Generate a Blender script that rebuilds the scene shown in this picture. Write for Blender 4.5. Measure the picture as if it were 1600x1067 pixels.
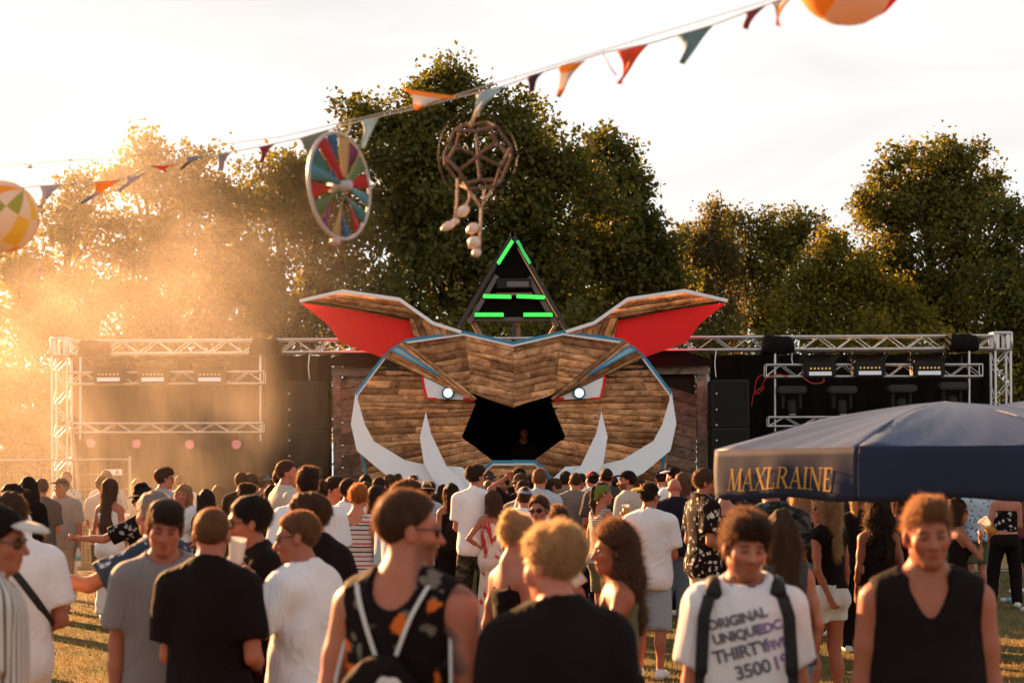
import bpy, bmesh, math, random, time
import numpy as np
from mathutils import Vector, Matrix, Euler
random.seed(7); RNG = np.random.RandomState(11)
T0 = time.time()
for o in list(bpy.data.objects): bpy.data.objects.remove(o)
SC = bpy.context.scene; COL = SC.collection
# ---------------------------------------------------------------- camera
FPX, CAMZ, HOR, ROLL = 2444.4, 1.8, 745.0, math.radians(.37)   # focal length and horizon in photo pixels, camera height in metres
cd = bpy.data.cameras.new('camera'); cam = bpy.data.objects.new('camera', cd); COL.objects.link(cam); SC.camera = cam
cd.sensor_width = 36; cd.lens = 55; cd.shift_y = (HOR-533.5)/1600; cd.clip_start = .1; cd.clip_end = 2000
cam.matrix_world = Matrix.Translation((0, 0, CAMZ)) @ Matrix.Rotation(math.pi/2, 4, 'X') @ Matrix.Rotation(-ROLL, 4, 'Z')
cd.dof.use_dof = True; cd.dof.focus_distance = 21; cd.dof.aperture_fstop = 3.2; cd.dof.aperture_blades = 0
# ---------------------------------------------------------------- light
SUN_AZ, SUN_EL = math.radians(-38), math.radians(17)
w = bpy.data.worlds.new('World'); SC.world = w; w.use_nodes = True; nt = w.node_tree
bg = nt.nodes['Background']; sky = nt.nodes.new('ShaderNodeTexSky'); sky.sky_type = 'NISHITA'; sky.sun_disc = False
sky.sun_elevation = SUN_EL; sky.sun_rotation = SUN_AZ; sky.altitude = 300; sky.air_density = 1.0; sky.dust_density = 2.0; sky.ozone_density = 1.0
hs = nt.nodes.new('ShaderNodeHueSaturation'); hs.inputs['Saturation'].default_value = .42    # thin white cloud over the blue
tn = nt.nodes.new('ShaderNodeMix'); tn.data_type = 'RGBA'; tn.blend_type = 'MULTIPLY'; tn.inputs[0].default_value = 1; tn.inputs[7].default_value = (1, .92, .85, 1)    # golden hour haze
nt.links.new(sky.outputs[0], hs.inputs['Color']); nt.links.new(hs.outputs[0], tn.inputs[6]); 
tc = nt.nodes.new('ShaderNodeTexCoord'); mpn = nt.nodes.new('ShaderNodeMapping'); mpn.inputs['Scale'].default_value = (2, 2, 9); nt.links.new(tc.outputs['Generated'], mpn.inputs[0])
cn = nt.nodes.new('ShaderNodeTexNoise'); cn.inputs['Scale'].default_value = 1.6; cn.inputs['Detail'].default_value = 6; cn.inputs['Distortion'].default_value = .6; nt.links.new(mpn.outputs[0], cn.inputs['Vector'])
cr = nt.nodes.new('ShaderNodeValToRGB'); cr.color_ramp.elements[0].position = .35; cr.color_ramp.elements[0].color = (.84, .84, .83, 1); cr.color_ramp.elements[1].position = .62; cr.color_ramp.elements[1].color = (1, 1, 1, 1); nt.links.new(cn.outputs['Fac'], cr.inputs[0])
cap_ = nt.nodes.new('ShaderNodeMix'); cap_.data_type = 'RGBA'; cap_.blend_type = 'MULTIPLY'; cap_.inputs[0].default_value = 1; cap_.inputs[6].default_value = (3.45, 3.39, 3.3, 1); nt.links.new(cr.outputs[0], cap_.inputs[7])
dk = nt.nodes.new('ShaderNodeMix'); dk.data_type = 'RGBA'; dk.blend_type = 'DARKEN'; dk.inputs[0].default_value = 1; nt.links.new(tn.outputs[2], dk.inputs[6]); nt.links.new(cap_.outputs[2], dk.inputs[7])   # an even veil of high cloud
nt.links.new(dk.outputs[2], bg.inputs['Color']); bg.inputs['Strength'].default_value = .06
sd = bpy.data.lights.new('sun', 'SUN'); sun = bpy.data.objects.new('sun', sd); COL.objects.link(sun)
sd.energy = 5; sd.angle = math.radians(.6); sd.color = (1, .50, .20)
sdir = Vector((math.sin(SUN_AZ)*math.cos(SUN_EL), math.cos(SUN_AZ)*math.cos(SUN_EL), math.sin(SUN_EL)))
sun.rotation_euler = sdir.to_track_quat('Z', 'Y').to_euler(); sun.location = sdir*60
SC.view_settings.view_transform = 'Standard'; SC.view_settings.look = 'None'; SC.view_settings.gamma = 1; SC.view_settings.use_curve_mapping = False
SC.view_settings.exposure = 2.42
SC.render.engine = 'CYCLES'; cy = SC.cycles; cy.use_denoising = True; cy.max_bounces = 6; cy.diffuse_bounces = 3; cy.glossy_bounces = 2
cy.transmission_bounces = 4; cy.transparent_max_bounces = 12; cy.volume_bounces = 0; cy.sample_clamp_indirect = 6; cy.caustics_reflective = False; cy.caustics_refractive = False
# ---------------------------------------------------------------- helpers
def at(px, py, d):                       # photo pixel + distance -> place in the scene
    u, v = px-800, HOR-py; c, s = math.cos(-ROLL), math.sin(-ROLL)
    return Vector(((u*c-v*s)*d/FPX, d, CAMZ+(u*s+v*c)*d/FPX))
def link(name, data, parent=None):
    o = bpy.data.objects.new(name, data); COL.objects.link(o)
    if parent is not None: o.parent = parent
    return o
def tag(o, label, cat=None, group=None, kind=None):
    o['label'] = label
    if cat: o['category'] = cat
    if group: o['group'] = group
    if kind: o['kind'] = kind
    return o
def thing(name, loc, label, cat, group=None, rz=0):
    o = link(name, None); o.location = loc; o.rotation_euler = (0, 0, rz); o.empty_display_size = .1
    return tag(o, label, cat, group)
def N(nt, typ, **kw):
    n = nt.nodes.new('ShaderNode'+typ)
    for k, v in kw.items():
        if k in n.inputs: n.inputs[k].default_value = v
        else: setattr(n, k, v)
    return n
def ramp(nt, fac, stops, interp='LINEAR'):
    n = nt.nodes.new('ShaderNodeValToRGB'); n.color_ramp.interpolation = interp; e = n.color_ramp.elements
    while len(e) < len(stops): e.new(.5)
    for el, (p, c) in zip(e, stops): el.position = p; el.color = (*c, 1) if len(c) == 3 else c
    nt.links.new(fac, n.inputs[0]); return n.outputs[0]
def mixc(nt, fac, a, b, mode='MIX'):
    n = nt.nodes.new('ShaderNodeMix'); n.data_type = 'RGBA'; n.blend_type = mode
    for sock, v in ((n.inputs[0], fac), (n.inputs[6], a), (n.inputs[7], b)):
        if hasattr(v, 'links') or hasattr(v, 'is_linked'): nt.links.new(v, sock)
        else: sock.default_value = v if not isinstance(v, tuple) else ((*v, 1) if len(v) == 3 else v)
    return n.outputs[2]
def newmat(name):
    m = bpy.data.materials.new(name); m.use_nodes = True
    return m, m.node_tree, m.node_tree.nodes['Principled BSDF']
def coords(nt, kind='Object', scale=(1, 1, 1), rot=(0, 0, 0)):
    t = N(nt, 'TexCoord'); mp = N(nt, 'Mapping'); mp.inputs['Scale'].default_value = scale; mp.inputs['Rotation'].default_value = rot
    nt.links.new(t.outputs[kind], mp.inputs[0]); return mp.outputs[0]
def noise(nt, vec, scale, detail=4, rough=.55, dist=0):
    n = N(nt, 'TexNoise'); n.inputs['Scale'].default_value = scale; n.inputs['Detail'].default_value = detail
    n.inputs['Roughness'].default_value = rough; n.inputs['Distortion'].default_value = dist; nt.links.new(vec, n.inputs['Vector']); return n.outputs['Fac']
def bump(nt, b, h, strength=.3, dist=.01):
    n = N(nt, 'Bump'); n.inputs['Strength'].default_value = strength; n.inputs['Distance'].default_value = dist
    nt.links.new(h, n.inputs['Height']); nt.links.new(n.outputs[0], b.inputs['Normal'])
MATS = {}
def plain(name, c, rough=.6, metal=0, var=.12, scale=6, bmp=0, spec=.4, sheen=0):
    if name in MATS: return MATS[name]
    m, nt, b = newmat(name); v = coords(nt); f = noise(nt, v, scale)
    nt.links.new(mixc(nt, f, tuple(x*(1-var) for x in c), tuple(min(1, x*(1+var)) for x in c)), b.inputs['Base Color'])
    b.inputs['Roughness'].default_value = rough; b.inputs['Metallic'].default_value = metal; b.inputs['Specular IOR Level'].default_value = spec
    if sheen: b.inputs['Sheen Weight'].default_value = sheen
    if bmp: bump(nt, b, f, bmp)
    MATS[name] = m; return m
def emis(name, c, strength, base=(.02, .02, .02)):
    if name in MATS: return MATS[name]
    m, nt, b = newmat(name); b.inputs['Base Color'].default_value = (*base, 1); b.inputs['Emission Color'].default_value = (*c, 1); b.inputs['Emission Strength'].default_value = strength
    MATS[name] = m; return m
class MB:                                  # collects faces, builds one mesh
    def __init__(s): s.v = []; s.f = []
    def poly(s, pts):
        n = len(s.v); s.v += [tuple(p) for p in pts]; s.f.append(tuple(range(n, n+len(pts))))
    def box(s, lo, hi, M=None):
        n = len(s.v); lo, hi = Vector(lo), Vector(hi)
        for i in range(8):
            p = Vector((hi.x if i & 1 else lo.x, hi.y if i & 2 else lo.y, hi.z if i & 4 else lo.z)); s.v.append(tuple(M @ p if M else p))
        for q in ((0, 2, 3, 1), (4, 5, 7, 6), (0, 1, 5, 4), (2, 6, 7, 3), (0, 4, 6, 2), (1, 3, 7, 5)): s.f.append(tuple(n+i for i in q))
    def tube(s, pts, r, seg=8, r2=None, closed=False):
        pts = [Vector(p) for p in pts]; n0 = len(s.v); L = len(pts); up = None
        for i, p in enumerate(pts):
            t = (pts[(i+1) % L if closed else min(i+1, L-1)]-pts[(i-1) if (closed or i) else 0]).normalized()
            if up is None: up = t.orthogonal().normalized()
            up = (up-t*up.dot(t)); up = up.normalized() if up.length > 1e-6 else t.orthogonal().normalized()
            w = t.cross(up); rr = r if r2 is None else r+(r2-r)*i/max(1, L-1)
            for j in range(seg): a = 2*math.pi*j/seg; s.v.append(tuple(p+(up*math.cos(a)+w*math.sin(a))*rr))
        for i in range(L if closed else L-1):
            for j in range(seg):
                a = n0+i*seg; b = n0+((i+1) % L)*seg; s.f.append((a+j, a+(j+1) % seg, b+(j+1) % seg, b+j))
        if not closed: s.f.append(tuple(n0+j for j in range(seg))[::-1]); s.f.append(tuple(n0+(L-1)*seg+j for j in range(seg)))
    def prism(s, poly, d):                 # polygon (3-D points) given thickness along vector d
        n = len(s.v); k = len(poly); d = Vector(d)
        s.v += [tuple(Vector(p)) for p in poly]+[tuple(Vector(p)+d) for p in poly]
        s.f.append(tuple(range(n, n+k))); s.f.append(tuple(range(n+2*k-1, n+k-1, -1)))
        for i in range(k): j = (i+1) % k; s.f.append((n+i, n+k+i, n+k+j, n+j))
    def ball(s, c, r, seg=10, rings=6):
        c = Vector(c); r = Vector(r) if hasattr(r, '__len__') else Vector((r, r, r)); n = len(s.v)
        for i in range(rings+1):
            t = math.pi*i/rings
            for j in range(seg): a = 2*math.pi*j/seg; s.v.append((c.x+r.x*math.sin(t)*math.cos(a), c.y+r.y*math.sin(t)*math.sin(a), c.z+r.z*math.cos(t)))
        for i in range(rings):
            for j in range(seg): s.f.append((n+i*seg+j, n+(i+1)*seg+j, n+(i+1)*seg+(j+1) % seg, n+i*seg+(j+1) % seg))
    def build(s, name, mat, parent=None, smooth=False, bevel=0):
        me = bpy.data.meshes.new(name); me.from_pydata([tuple(p) for p in s.v], [], s.f); me.validate()
        bm = bmesh.new(); bm.from_mesh(me); bmesh.ops.remove_doubles(bm, verts=bm.verts, dist=1e-5); bmesh.ops.recalc_face_normals(bm, faces=bm.faces)
        if bevel: bmesh.ops.bevel(bm, geom=[e for e in bm.edges if e.is_manifold and e.calc_face_angle() > .5], offset=bevel, segments=2, affect='EDGES', clamp_overlap=True)
        bm.to_mesh(me); bm.free(); me.materials.append(mat)
        if smooth: me.polygons.foreach_set('use_smooth', [True]*len(me.polygons))
        return link(name, me, parent)
def rod_mesh(seg=8):
    b = MB(); b.tube([(0, 0, 0), (0, 0, 1)], 1, seg); me = bpy.data.meshes.new('rod'); me.from_pydata(b.v, [], b.f)
    for p in me.polygons: p.use_smooth = len(p.vertices) == 4
    return me
ROD = {}
def rod(name, a, b, r, mat, parent=None):
    if mat.name not in ROD: ROD[mat.name] = rod_mesh(); ROD[mat.name].materials.append(mat)
    a, b = Vector(a), Vector(b); d = b-a; o = link(name, ROD[mat.name], parent)
    q = d.to_track_quat('Z', 'Y'); o.matrix_local = Matrix.Translation(a) @ q.to_matrix().to_4x4() @ Matrix.Diagonal((r, r, d.length, 1))
    return o
# ---------------------------------------------------------------- implicit surfaces (people, clothes, soft things)
F32 = np.float32
def V3(*a): return np.array(a, dtype=np.float64)
def nrm(v):
    v = np.asarray(v, float); return v/(np.linalg.norm(v)+1e-9)
def cap(a, b, r1, r2=None, sq=None, op='u', k=.02, cut=False, cut0=False):
    return dict(t='c', a=np.array(a, F32), b=np.array(b, F32), r1=r1, r2=r1 if r2 is None else r2, sq=sq, op=op, k=k, cut=cut, cut0=cut0)
def ell(c, r, R=None, op='u', k=.02):
    return dict(t='e', a=np.array(c, F32), r=np.array(r, F32), R=None if R is None else np.array(R, F32), op=op, k=k)
def sph(c, r, op='u', k=.02): return cap(c, c, r, r, None, op, k)
def plane(p, n, op='i', k=.006):
    return dict(t='p', a=np.array(p, F32), n=np.array(nrm(n), F32), op=op, k=k)
def tor(c, n, R, r, op='u', k=.01):
    return dict(t='t', a=np.array(c, F32), n=np.array(nrm(n), F32), R=R, r1=r, op=op, k=k)
def pdist(q, P):
    t = q['t']
    if t == 'c':
        a = q['a']; ab = q['b']-a; L = float(ab@ab); w = P-a
        if L < 1e-10:
            d = w; r = q['r1']; h = None
        else:
            h0 = (w@ab)/L; h = np.clip(h0, 0, 1); d = w-h[:, None]*ab; r = q['r1']+(q['r2']-q['r1'])*h
        if q['sq'] is not None:
            n, f = q['sq']; n = np.array(n, F32); dn = d@n
            d = d+np.outer(dn*(1/f-1), n).astype(F32); m = f
        else: m = 1.0
        out = (np.sqrt(np.einsum('ij,ij->i', d, d))-r)*m
        if q['cut']: out = np.maximum(out, (h0-1)*math.sqrt(L))
        if q['cut0']: out = np.maximum(out, -h0*math.sqrt(L))
        return out
    if t == 'e':
        w = P-q['a']
        if q['R'] is not None: w = w@q['R']
        k0 = np.sqrt(((w/q['r'])**2).sum(1)); k1 = np.sqrt(((w/(q['r']**2))**2).sum(1))+1e-6
        return k0*(k0-1)/k1
    if t == 'p': return (P-q['a'])@q['n']
    if t == 't':
        w = P-q['a']; z = w@q['n']; d = w-np.outer(z, q['n']).astype(F32)
        return np.sqrt((np.sqrt((d**2).sum(1))-q['R'])**2+z*z)-q['r1']
def comb(f, d, q):
    k = q['k']; o = q['op']
    if o == 'u':
        h = np.maximum(k-np.abs(f-d), 0)/k; return np.minimum(f, d)-h*h*k*.25
    if o == 's': d = -d
    h = np.maximum(k-np.abs(f-d), 0)/k; return np.maximum(f, d)+h*h*k*.25
def bounds(prims, pad=.03):
    lo = np.full(3, 1e9); hi = -lo
    for q in prims:
        if q['op'] != 'u' or q['t'] == 'p': continue
        if q['t'] == 'c':
            for c, r in ((q['a'], q['r1']), (q['b'], q['r2'])): lo = np.minimum(lo, c-r); hi = np.maximum(hi, c+r)
        elif q['t'] == 'e': r = q['r'].max(); lo = np.minimum(lo, q['a']-r); hi = np.maximum(hi, q['a']+r)
        else: r = q['R']+q['r1']; lo = np.minimum(lo, q['a']-r); hi = np.maximum(hi, q['a']+r)
    return lo-pad, hi+pad
def polygonize(prims, h, lo=None, hi=None, noise=None, namp=0., excl=(), B=5):
    l0, h0 = bounds(prims, .02+namp)
    lo = l0 if lo is None else np.maximum(lo, l0); hi = h0 if hi is None else np.minimum(hi, h0)
    lo = np.floor(lo/h)*h
    nb = np.maximum(np.ceil((hi-lo)/(B*h)).astype(int), 1)
    g = np.stack(np.meshgrid(*[np.arange(n) for n in nb], indexing='ij'), -1).reshape(-1, 3)
    C = (lo+(g+.5)*B*h).astype(F32); Rb = B*h*.87+namp
    f = np.full(len(C), 1e3, F32); D = []
    for q in prims:
        d = pdist(q, C).astype(F32); D.append(d); f = comb(f, d, q)
    act = np.abs(f) < Rb*1.15+.01
    g = g[act]; fa = f[act]; D = [d[act] for d in D]; N = len(g)
    if N == 0: return np.zeros((0, 3)), np.zeros((0, 4), int)
    m = B+1; loc = np.stack(np.meshgrid(*[np.arange(m)]*3, indexing='ij'), -1).reshape(-1, 3)
    P = ((g*B)[:, None, :]+loc[None])*h+lo; P = P.astype(F32); M = len(loc)
    A = np.full((N, M), 1e3, F32)
    for q, d in zip(prims, D):
        if q['op'] == 'u': s = d < fa+2.3*Rb+q['k']
        elif q['op'] == 's': s = d < q['k']+2.3*Rb
        else: s = d > -(q['k']+2.3*Rb)
        ix = np.nonzero(s)[0]
        if len(ix) == 0: continue
        A[ix] = comb(A[ix], pdist(q, P[ix].reshape(-1, 3)).reshape(-1, M).astype(F32), q)
    if noise is not None: A += noise(P.reshape(-1, 3)).reshape(N, M).astype(F32)
    A = A.reshape(N, m, m, m)
    cs = [A[:, i:i+B, j:j+B, k:k+B] for i in (0, 1) for j in (0, 1) for k in (0, 1)]
    S = sum((c < 0).astype(np.int8) for c in cs)
    bi, x, y, z = np.nonzero((S > 0) & (S < 8))
    G = g[bi]*B+np.stack([x, y, z], 1)
    if len(excl):
        cc = lo+(G+.5)*h; keep = np.ones(len(G), bool)
        for e0, e1 in excl: keep &= ~np.all((cc > e0) & (cc < e1), 1)
        bi, x, y, z, G = bi[keep], x[keep], y[keep], z[keep], G[keep]
    c = np.stack([q[bi, x, y, z] for q in cs], 1)
    offs = np.array([(i, j, k) for i in (0, 1) for j in (0, 1) for k in (0, 1)], float)
    acc = np.zeros((len(G), 3)); cnt = np.zeros(len(G))
    for a in range(8):
        for bit in (1, 2, 4):
            b = a | bit
            if a & bit: continue
            va, vb = c[:, a], c[:, b]; s = (va < 0) != (vb < 0)
            t = np.where(s, va/np.where(s, va-vb, 1), 0)[:, None]
            acc += np.where(s[:, None], offs[a]+(offs[b]-offs[a])*t, 0); cnt += s
    Vx = lo+(G+acc/np.maximum(cnt, 1)[:, None])*h
    ny, nz = nb[1]*B+2, nb[2]*B+2
    key = ((G[:, 0]+1)*ny+(G[:, 1]+1))*nz+G[:, 2]+1
    o = np.argsort(key); ks = key[o]; faces = []
    st = {1: ny*nz, 2: nz, 3: 1}
    for ax, bit, (u, v) in ((1, 4, (2, 3)), (2, 2, (3, 1)), (3, 1, (1, 2))):
        va, vb = c[:, 0], c[:, bit]; e = np.nonzero((va < 0) != (vb < 0))[0]
        kk = key[e]; q4 = []; ok = np.ones(len(e), bool)
        for dv in (-st[u]-st[v], -st[v], 0, -st[u]):
            p = np.searchsorted(ks, kk+dv); p = np.minimum(p, len(ks)-1); ok &= ks[p] == kk+dv; q4.append(o[p])
        Q = np.stack(q4, 1); fl = va[e] >= 0
        Q[fl] = Q[fl][:, ::-1]; faces.append(Q[ok])
    return Vx, np.concatenate(faces)
def merge(parts):
    vs, fs, n = [], [], 0
    for v, f in parts: vs.append(v); fs.append(f+n); n += len(v)
    return np.concatenate(vs), np.concatenate(fs)
def folds(seed, amp, vert=1.):
    rr = np.random.RandomState(seed); ks = [(rr.randn(3)*(1, 1, .55*vert))*s for s in (14, 19, 27, 38)]; ph = rr.rand(4)*6.28
    ks = [k.astype(F32) for k in ks]
    def fn(P):
        w = .8*np.sin(P@ks[0]*.6+ph[3]); s = 0
        for k, p, a in zip(ks, ph, (1, .8, .5, .2)): s = s+a*np.sin(P@k+p+w)
        return (s*amp*.42-amp*.6).astype(F32)
    return fn
def mesh_obj(name, V, F, mat, parent=None, smooth=True, col=None, mats=None, midx=None):
    me = bpy.data.meshes.new(name); V = np.asarray(V, F32); F = np.asarray(F)
    me.vertices.add(len(V)); me.vertices.foreach_set('co', V.ravel())
    n, k = F.shape if len(F) else (0, 4)
    me.loops.add(n*k); me.loops.foreach_set('vertex_index', F.astype(np.int32).ravel())
    me.polygons.add(n); me.polygons.foreach_set('loop_start', np.arange(0, n*k, k, dtype=np.int32))
    me.polygons.foreach_set('loop_total', np.full(n, k, np.int32))
    if smooth: me.polygons.foreach_set('use_smooth', np.ones(n, bool))
    if midx is not None: me.polygons.foreach_set('material_index', np.asarray(midx, np.int32))
    me.update(calc_edges=True)
    if col is not None:
        at = me.attributes.new('col', 'FLOAT_COLOR', 'POINT'); c = np.ones((len(V), 4), F32); c[:, :3] = col
        at.data.foreach_set('color', c.ravel())
    for mm in (mats or [mat]): me.materials.append(mm)
    return link(name, me, parent)
def vnormals(V, F):
    n = np.zeros_like(V); a, b, c, d = (V[F[:, i]] for i in range(4)); fn = np.cross(c-a, d-b)
    for i in range(4): np.add.at(n, F[:, i], fn)
    return n/(np.linalg.norm(n, axis=1, keepdims=True)+1e-9)
# ---------------------------------------------------------------- people
def skin_mat():
    m, nt, b = newmat('skin'); a = N(nt, 'Attribute', attribute_name='col'); v = coords(nt)
    f = noise(nt, v, 26, 5); g = noise(nt, v, 7, 3)
    c = mixc(nt, .35, a.outputs['Color'], mixc(nt, f, (.72, .62, .58), (1.22, 1.3, 1.35)), 'MULTIPLY')
    c = mixc(nt, .25, c, mixc(nt, g, (1.25, .8, .7), (.85, 1.05, 1.1)), 'MULTIPLY')
    nt.links.new(c, b.inputs['Base Color']); b.inputs['Roughness'].default_value = .55; b.inputs['Specular IOR Level'].default_value = .3
    b.inputs['Subsurface Weight'].default_value = .08; b.inputs['Subsurface Radius'].default_value = (.02, .008, .004); b.inputs['Subsurface Scale'].default_value = .4
    bump(nt, b, noise(nt, v, 160, 3), .12, .003); return m
SKIN = skin_mat()
def strand_mat(name, c):                       # fine single hairs let much of the light through
    name = 'strand_'+name
    if name in MATS: return MATS[name]
    m, nt, b = newmat(name); oi = N(nt, 'TexCoord'); f = noise(nt, oi.outputs['Object'], 300, 1)
    col = mixc(nt, f, tuple(x*1.1 for x in c), tuple(min(1, x*1.7+.01) for x in c)); nt.links.new(col, b.inputs['Base Color']); b.inputs['Roughness'].default_value = .5; b.inputs['Specular IOR Level'].default_value = .25
    t = N(nt, 'BsdfTranslucent'); t.inputs['Color'].default_value = (*[min(.75, x*2.2+e) for x, e in zip(c, (.15, .08, .04))], 1); mx = N(nt, 'MixShader'); mx.inputs[0].default_value = .55
    nt.links.new(b.outputs[0], mx.inputs[1]); nt.links.new(t.outputs[0], mx.inputs[2]); nt.links.new(mx.outputs[0], nt.nodes['Material Output'].inputs[0]); MATS[name] = m; return m
def hair_mat(name, c):
    if name in MATS: return MATS[name]
    m, nt, b = newmat(name); v = coords(nt, scale=(60, 60, 9)); f = noise(nt, v, 1.5, 5, .6)
    nt.links.new(ramp(nt, f, [(.3, tuple(x*.45 for x in c)), (.62, c), (.8, tuple(min(1, x*1.7) for x in c))]), b.inputs['Base Color'])
    b.inputs['Roughness'].default_value = .6; b.inputs['Specular IOR Level'].default_value = .12
    bump(nt, b, f, .9, .012)
    t = N(nt, 'BsdfTranslucent'); t.inputs['Color'].default_value = (*[min(1, x*3+.12) for x in c], 1); mx = N(nt, 'MixShader'); mx.inputs[0].default_value = .28
    nt.links.new(b.outputs[0], mx.inputs[1]); nt.links.new(t.outputs[0], mx.inputs[2]); nt.links.new(mx.outputs[0], nt.nodes['Material Output'].inputs[0])
    MATS[name] = m; return m
HAIRC = dict(black=(.016, .010, .008), dark=(.032, .018, .011), brown=(.075, .038, .02), light=(.15, .075, .034), blond=(.33, .2, .1), ginger=(.26, .10, .035), grey=(.28, .25, .23))
def fabric(c, pat=None, c2=None, c3=None):
    name = 'fabric_%s_%02x%02x%02x' % (pat or 'plain', *[int(255*min(1, x)) for x in c])
    if c2: name += '_%02x%02x%02x' % tuple(int(255*min(1, x)) for x in c2)
    if name in MATS: return MATS[name]
    m, nt, b = newmat(name); v = coords(nt); n1 = noise(nt, v, 3.5, 4)
    col = mixc(nt, n1, tuple(x*.86 for x in c), tuple(min(1, x*1.12) for x in c))
    def sep(): s = N(nt, 'SeparateXYZ'); nt.links.new(v, s.inputs[0]); return s
    def mth(op, a, bb): 
        q = N(nt, 'Math', operation=op)
        for i, x in enumerate((a, bb)):
            if hasattr(x, 'is_linked'): nt.links.new(x, q.inputs[i])
            else: q.inputs[i].default_value = x
        return q.outputs[0]
    if pat == 'stripes':        # thin vertical stripes
        s = sep(); w = mth('FRACT', mth('MULTIPLY', mth('ARCTAN2', s.outputs[1], s.outputs[0]), 6.0), 0)
        col = mixc(nt, ramp(nt, w, [(.0, (1, 1, 1)), (.24, (1, 1, 1)), (.3, (0, 0, 0)), (1, (0, 0, 0))]), col, c2)
    elif pat == 'hstripes':
        s = sep(); w = mth('FRACT', mth('MULTIPLY', s.outputs[2], 38.), 0)
        col = mixc(nt, ramp(nt, w, [(.0, (1, 1, 1)), (.4, (1, 1, 1)), (.5, (0, 0, 0)), (1, (0, 0, 0))]), col, c2)
    elif pat == 'camo':
        f = noise(nt, coords(nt, scale=(1, 1, 1.9)), 9, 3, .5, .8)
        col = ramp(nt, f, [(0, c2), (.42, c2), (.43, c), (.56, c), (.57, c3 or c2), (1, c3 or c2)], 'CONSTANT')
    elif pat == 'flowers':      # scattered light blossoms and sprays on a dark shirt
        vo = N(nt, 'TexVoronoi', Scale=17.0); dv = N(nt, 'VectorMath', operation='ADD'); nz = N(nt, 'TexNoise', Scale=16.0)
        nt.links.new(v, nz.inputs['Vector']); q = N(nt, 'VectorMath', operation='SCALE'); q.inputs['Scale'].default_value = .09; nt.links.new(nz.outputs['Color'], q.inputs[0])
        nt.links.new(v, dv.inputs[0]); nt.links.new(q.outputs[0], dv.inputs[1]); nt.links.new(dv.outputs[0], vo.inputs['Vector'])
        f = ramp(nt, vo.outputs['Distance'], [(.3, (1, 1, 1)), (.4, (0, 0, 0))]); g = ramp(nt, noise(nt, v, 6, 2), [(.4, (0, 0, 0)), (.46, (1, 1, 1))])
        col = mixc(nt, mth('MULTIPLY', f, g), col, c2)
        if c3:
            vo2 = N(nt, 'TexVoronoi', Scale=8.5); nt.links.new(dv.outputs[0], vo2.inputs['Vector'])
            col = mixc(nt, ramp(nt, vo2.outputs['Distance'], [(.22, (1, 1, 1)), (.28, (0, 0, 0))]), col, c3)
    elif pat == 'blotch':
        f = noise(nt, coords(nt, scale=(1, 1, .5)), 8, 4, .6, 1.2); s = sep()
        g = mth('ADD', f, mth('MULTIPLY', mth('ABSOLUTE', mth('SUBTRACT', s.outputs[2], .75), 0), .13))
        col = mixc(nt, ramp(nt, g, [(.57, (0, 0, 0)), (.63, (1, 1, 1))]), col, c2)
    elif pat == 'bands':        # woven horizontal bands
        s = sep(); z = mth('FRACT', mth('MULTIPLY', s.outputs[2], 5.2), 0)
        col = ramp(nt, z, [(0, (.5, .45, .42)), (.16, (.03, .02, .03)), (.22, (.55, .48, .45)), (.3, (.5, .06, .06)), (.38, (.6, .52, .5)), (.52, (.13, .08, .09)), (.58, (.6, .52, .5)), (.72, (.25, .13, .14)), (.8, (.6, .52, .5)), (.93, (.05, .03, .04))], 'CONSTANT')
        vo = N(nt, 'TexChecker', Scale=70.0); nt.links.new(v, vo.inputs['Vector']); col = mixc(nt, .25, col, vo.outputs[0], 'MULTIPLY')
    nt.links.new(col, b.inputs['Base Color']); b.inputs['Roughness'].default_value = .85; b.inputs['Specular IOR Level'].default_value = .25; b.inputs['Sheen Weight'].default_value = .0 if max(c) < .1 else .15; b.inputs['Specular IOR Level'].default_value = .1 if max(c) < .1 else .25
    rn = noise(nt, coords(nt, scale=(1, 1, .5), rot=(.3, .2, 0)), 5, 2, .5, 1.0); r1 = mth('ABSOLUTE', mth('SUBTRACT', rn, .5), 0); r2 = ramp(nt, r1, [(0, (1, 1, 1)), (.05, (.45, .45, .45)), (.22, (0, 0, 0))], 'B_SPLINE')
    bump(nt, b, r2, .3, .03)
    MATS[name] = m; return m
DK = (.011, .0062, .0055); NAVY = (.012, .011, .018); WH = (.74, .72, .72); CREAM = (.56, .5, .42); GREY = (.19, .17, .165); DGREY = (.06, .053, .054)
ARMS = dict(down=((.13, -.04, -1), (.07, .2, -1)), relax=((.2, -.15, -1), (-.05, .45, -.9)), bent=((.16, -.12, -1), (-.25, .9, -.25)),
    hold=((.12, .02, -1), (-.4, .8, .4)), drink=((.3, .5, -.75), (-.5, .3, .9)), hip=((.62, -.3, -.8), (-.78, .25, -.5)), front=((.1, .06, -1), (-.7, .75, -.15)),
    pocket=((.25, -.2, -1), (-.12, .3, -.95)), point=((.5, .75, -.35), (.25, 1, .06)), raised=((.8, .1, .55), (-.85, .1, .55)), fold=((.12, .12, -1), (-.95, .45, .05)), mouth=((.15, .45, -.85), (-.3, .35, .95)),
    out=((.55, .25, -.75), (.55, .6, -.25)), back=((.3, -.35, -.9), (-.3, -.2, -.8)))
def rotz(a): c, s = math.cos(a), math.sin(a); return np.array([[c, -s, 0], [s, c, 0], [0, 0, 1.]])
def rotx(a): c, s = math.cos(a), math.sin(a); return np.array([[1, 0, 0], [0, c, -s], [0, s, c]])
def roty(a): c, s = math.cos(a), math.sin(a); return np.array([[c, 0, s], [0, 1, 0], [-s, 0, c]])
BALLS = {}
def ball_mesh(m):
    if m.name not in BALLS:
        b = MB(); b.ball((0, 0, 0), 1, 10, 7); o = b.build('ball', m, None, True); BALLS[m.name] = o.data; bpy.data.objects.remove(o)
    return BALLS[m.name]
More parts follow.
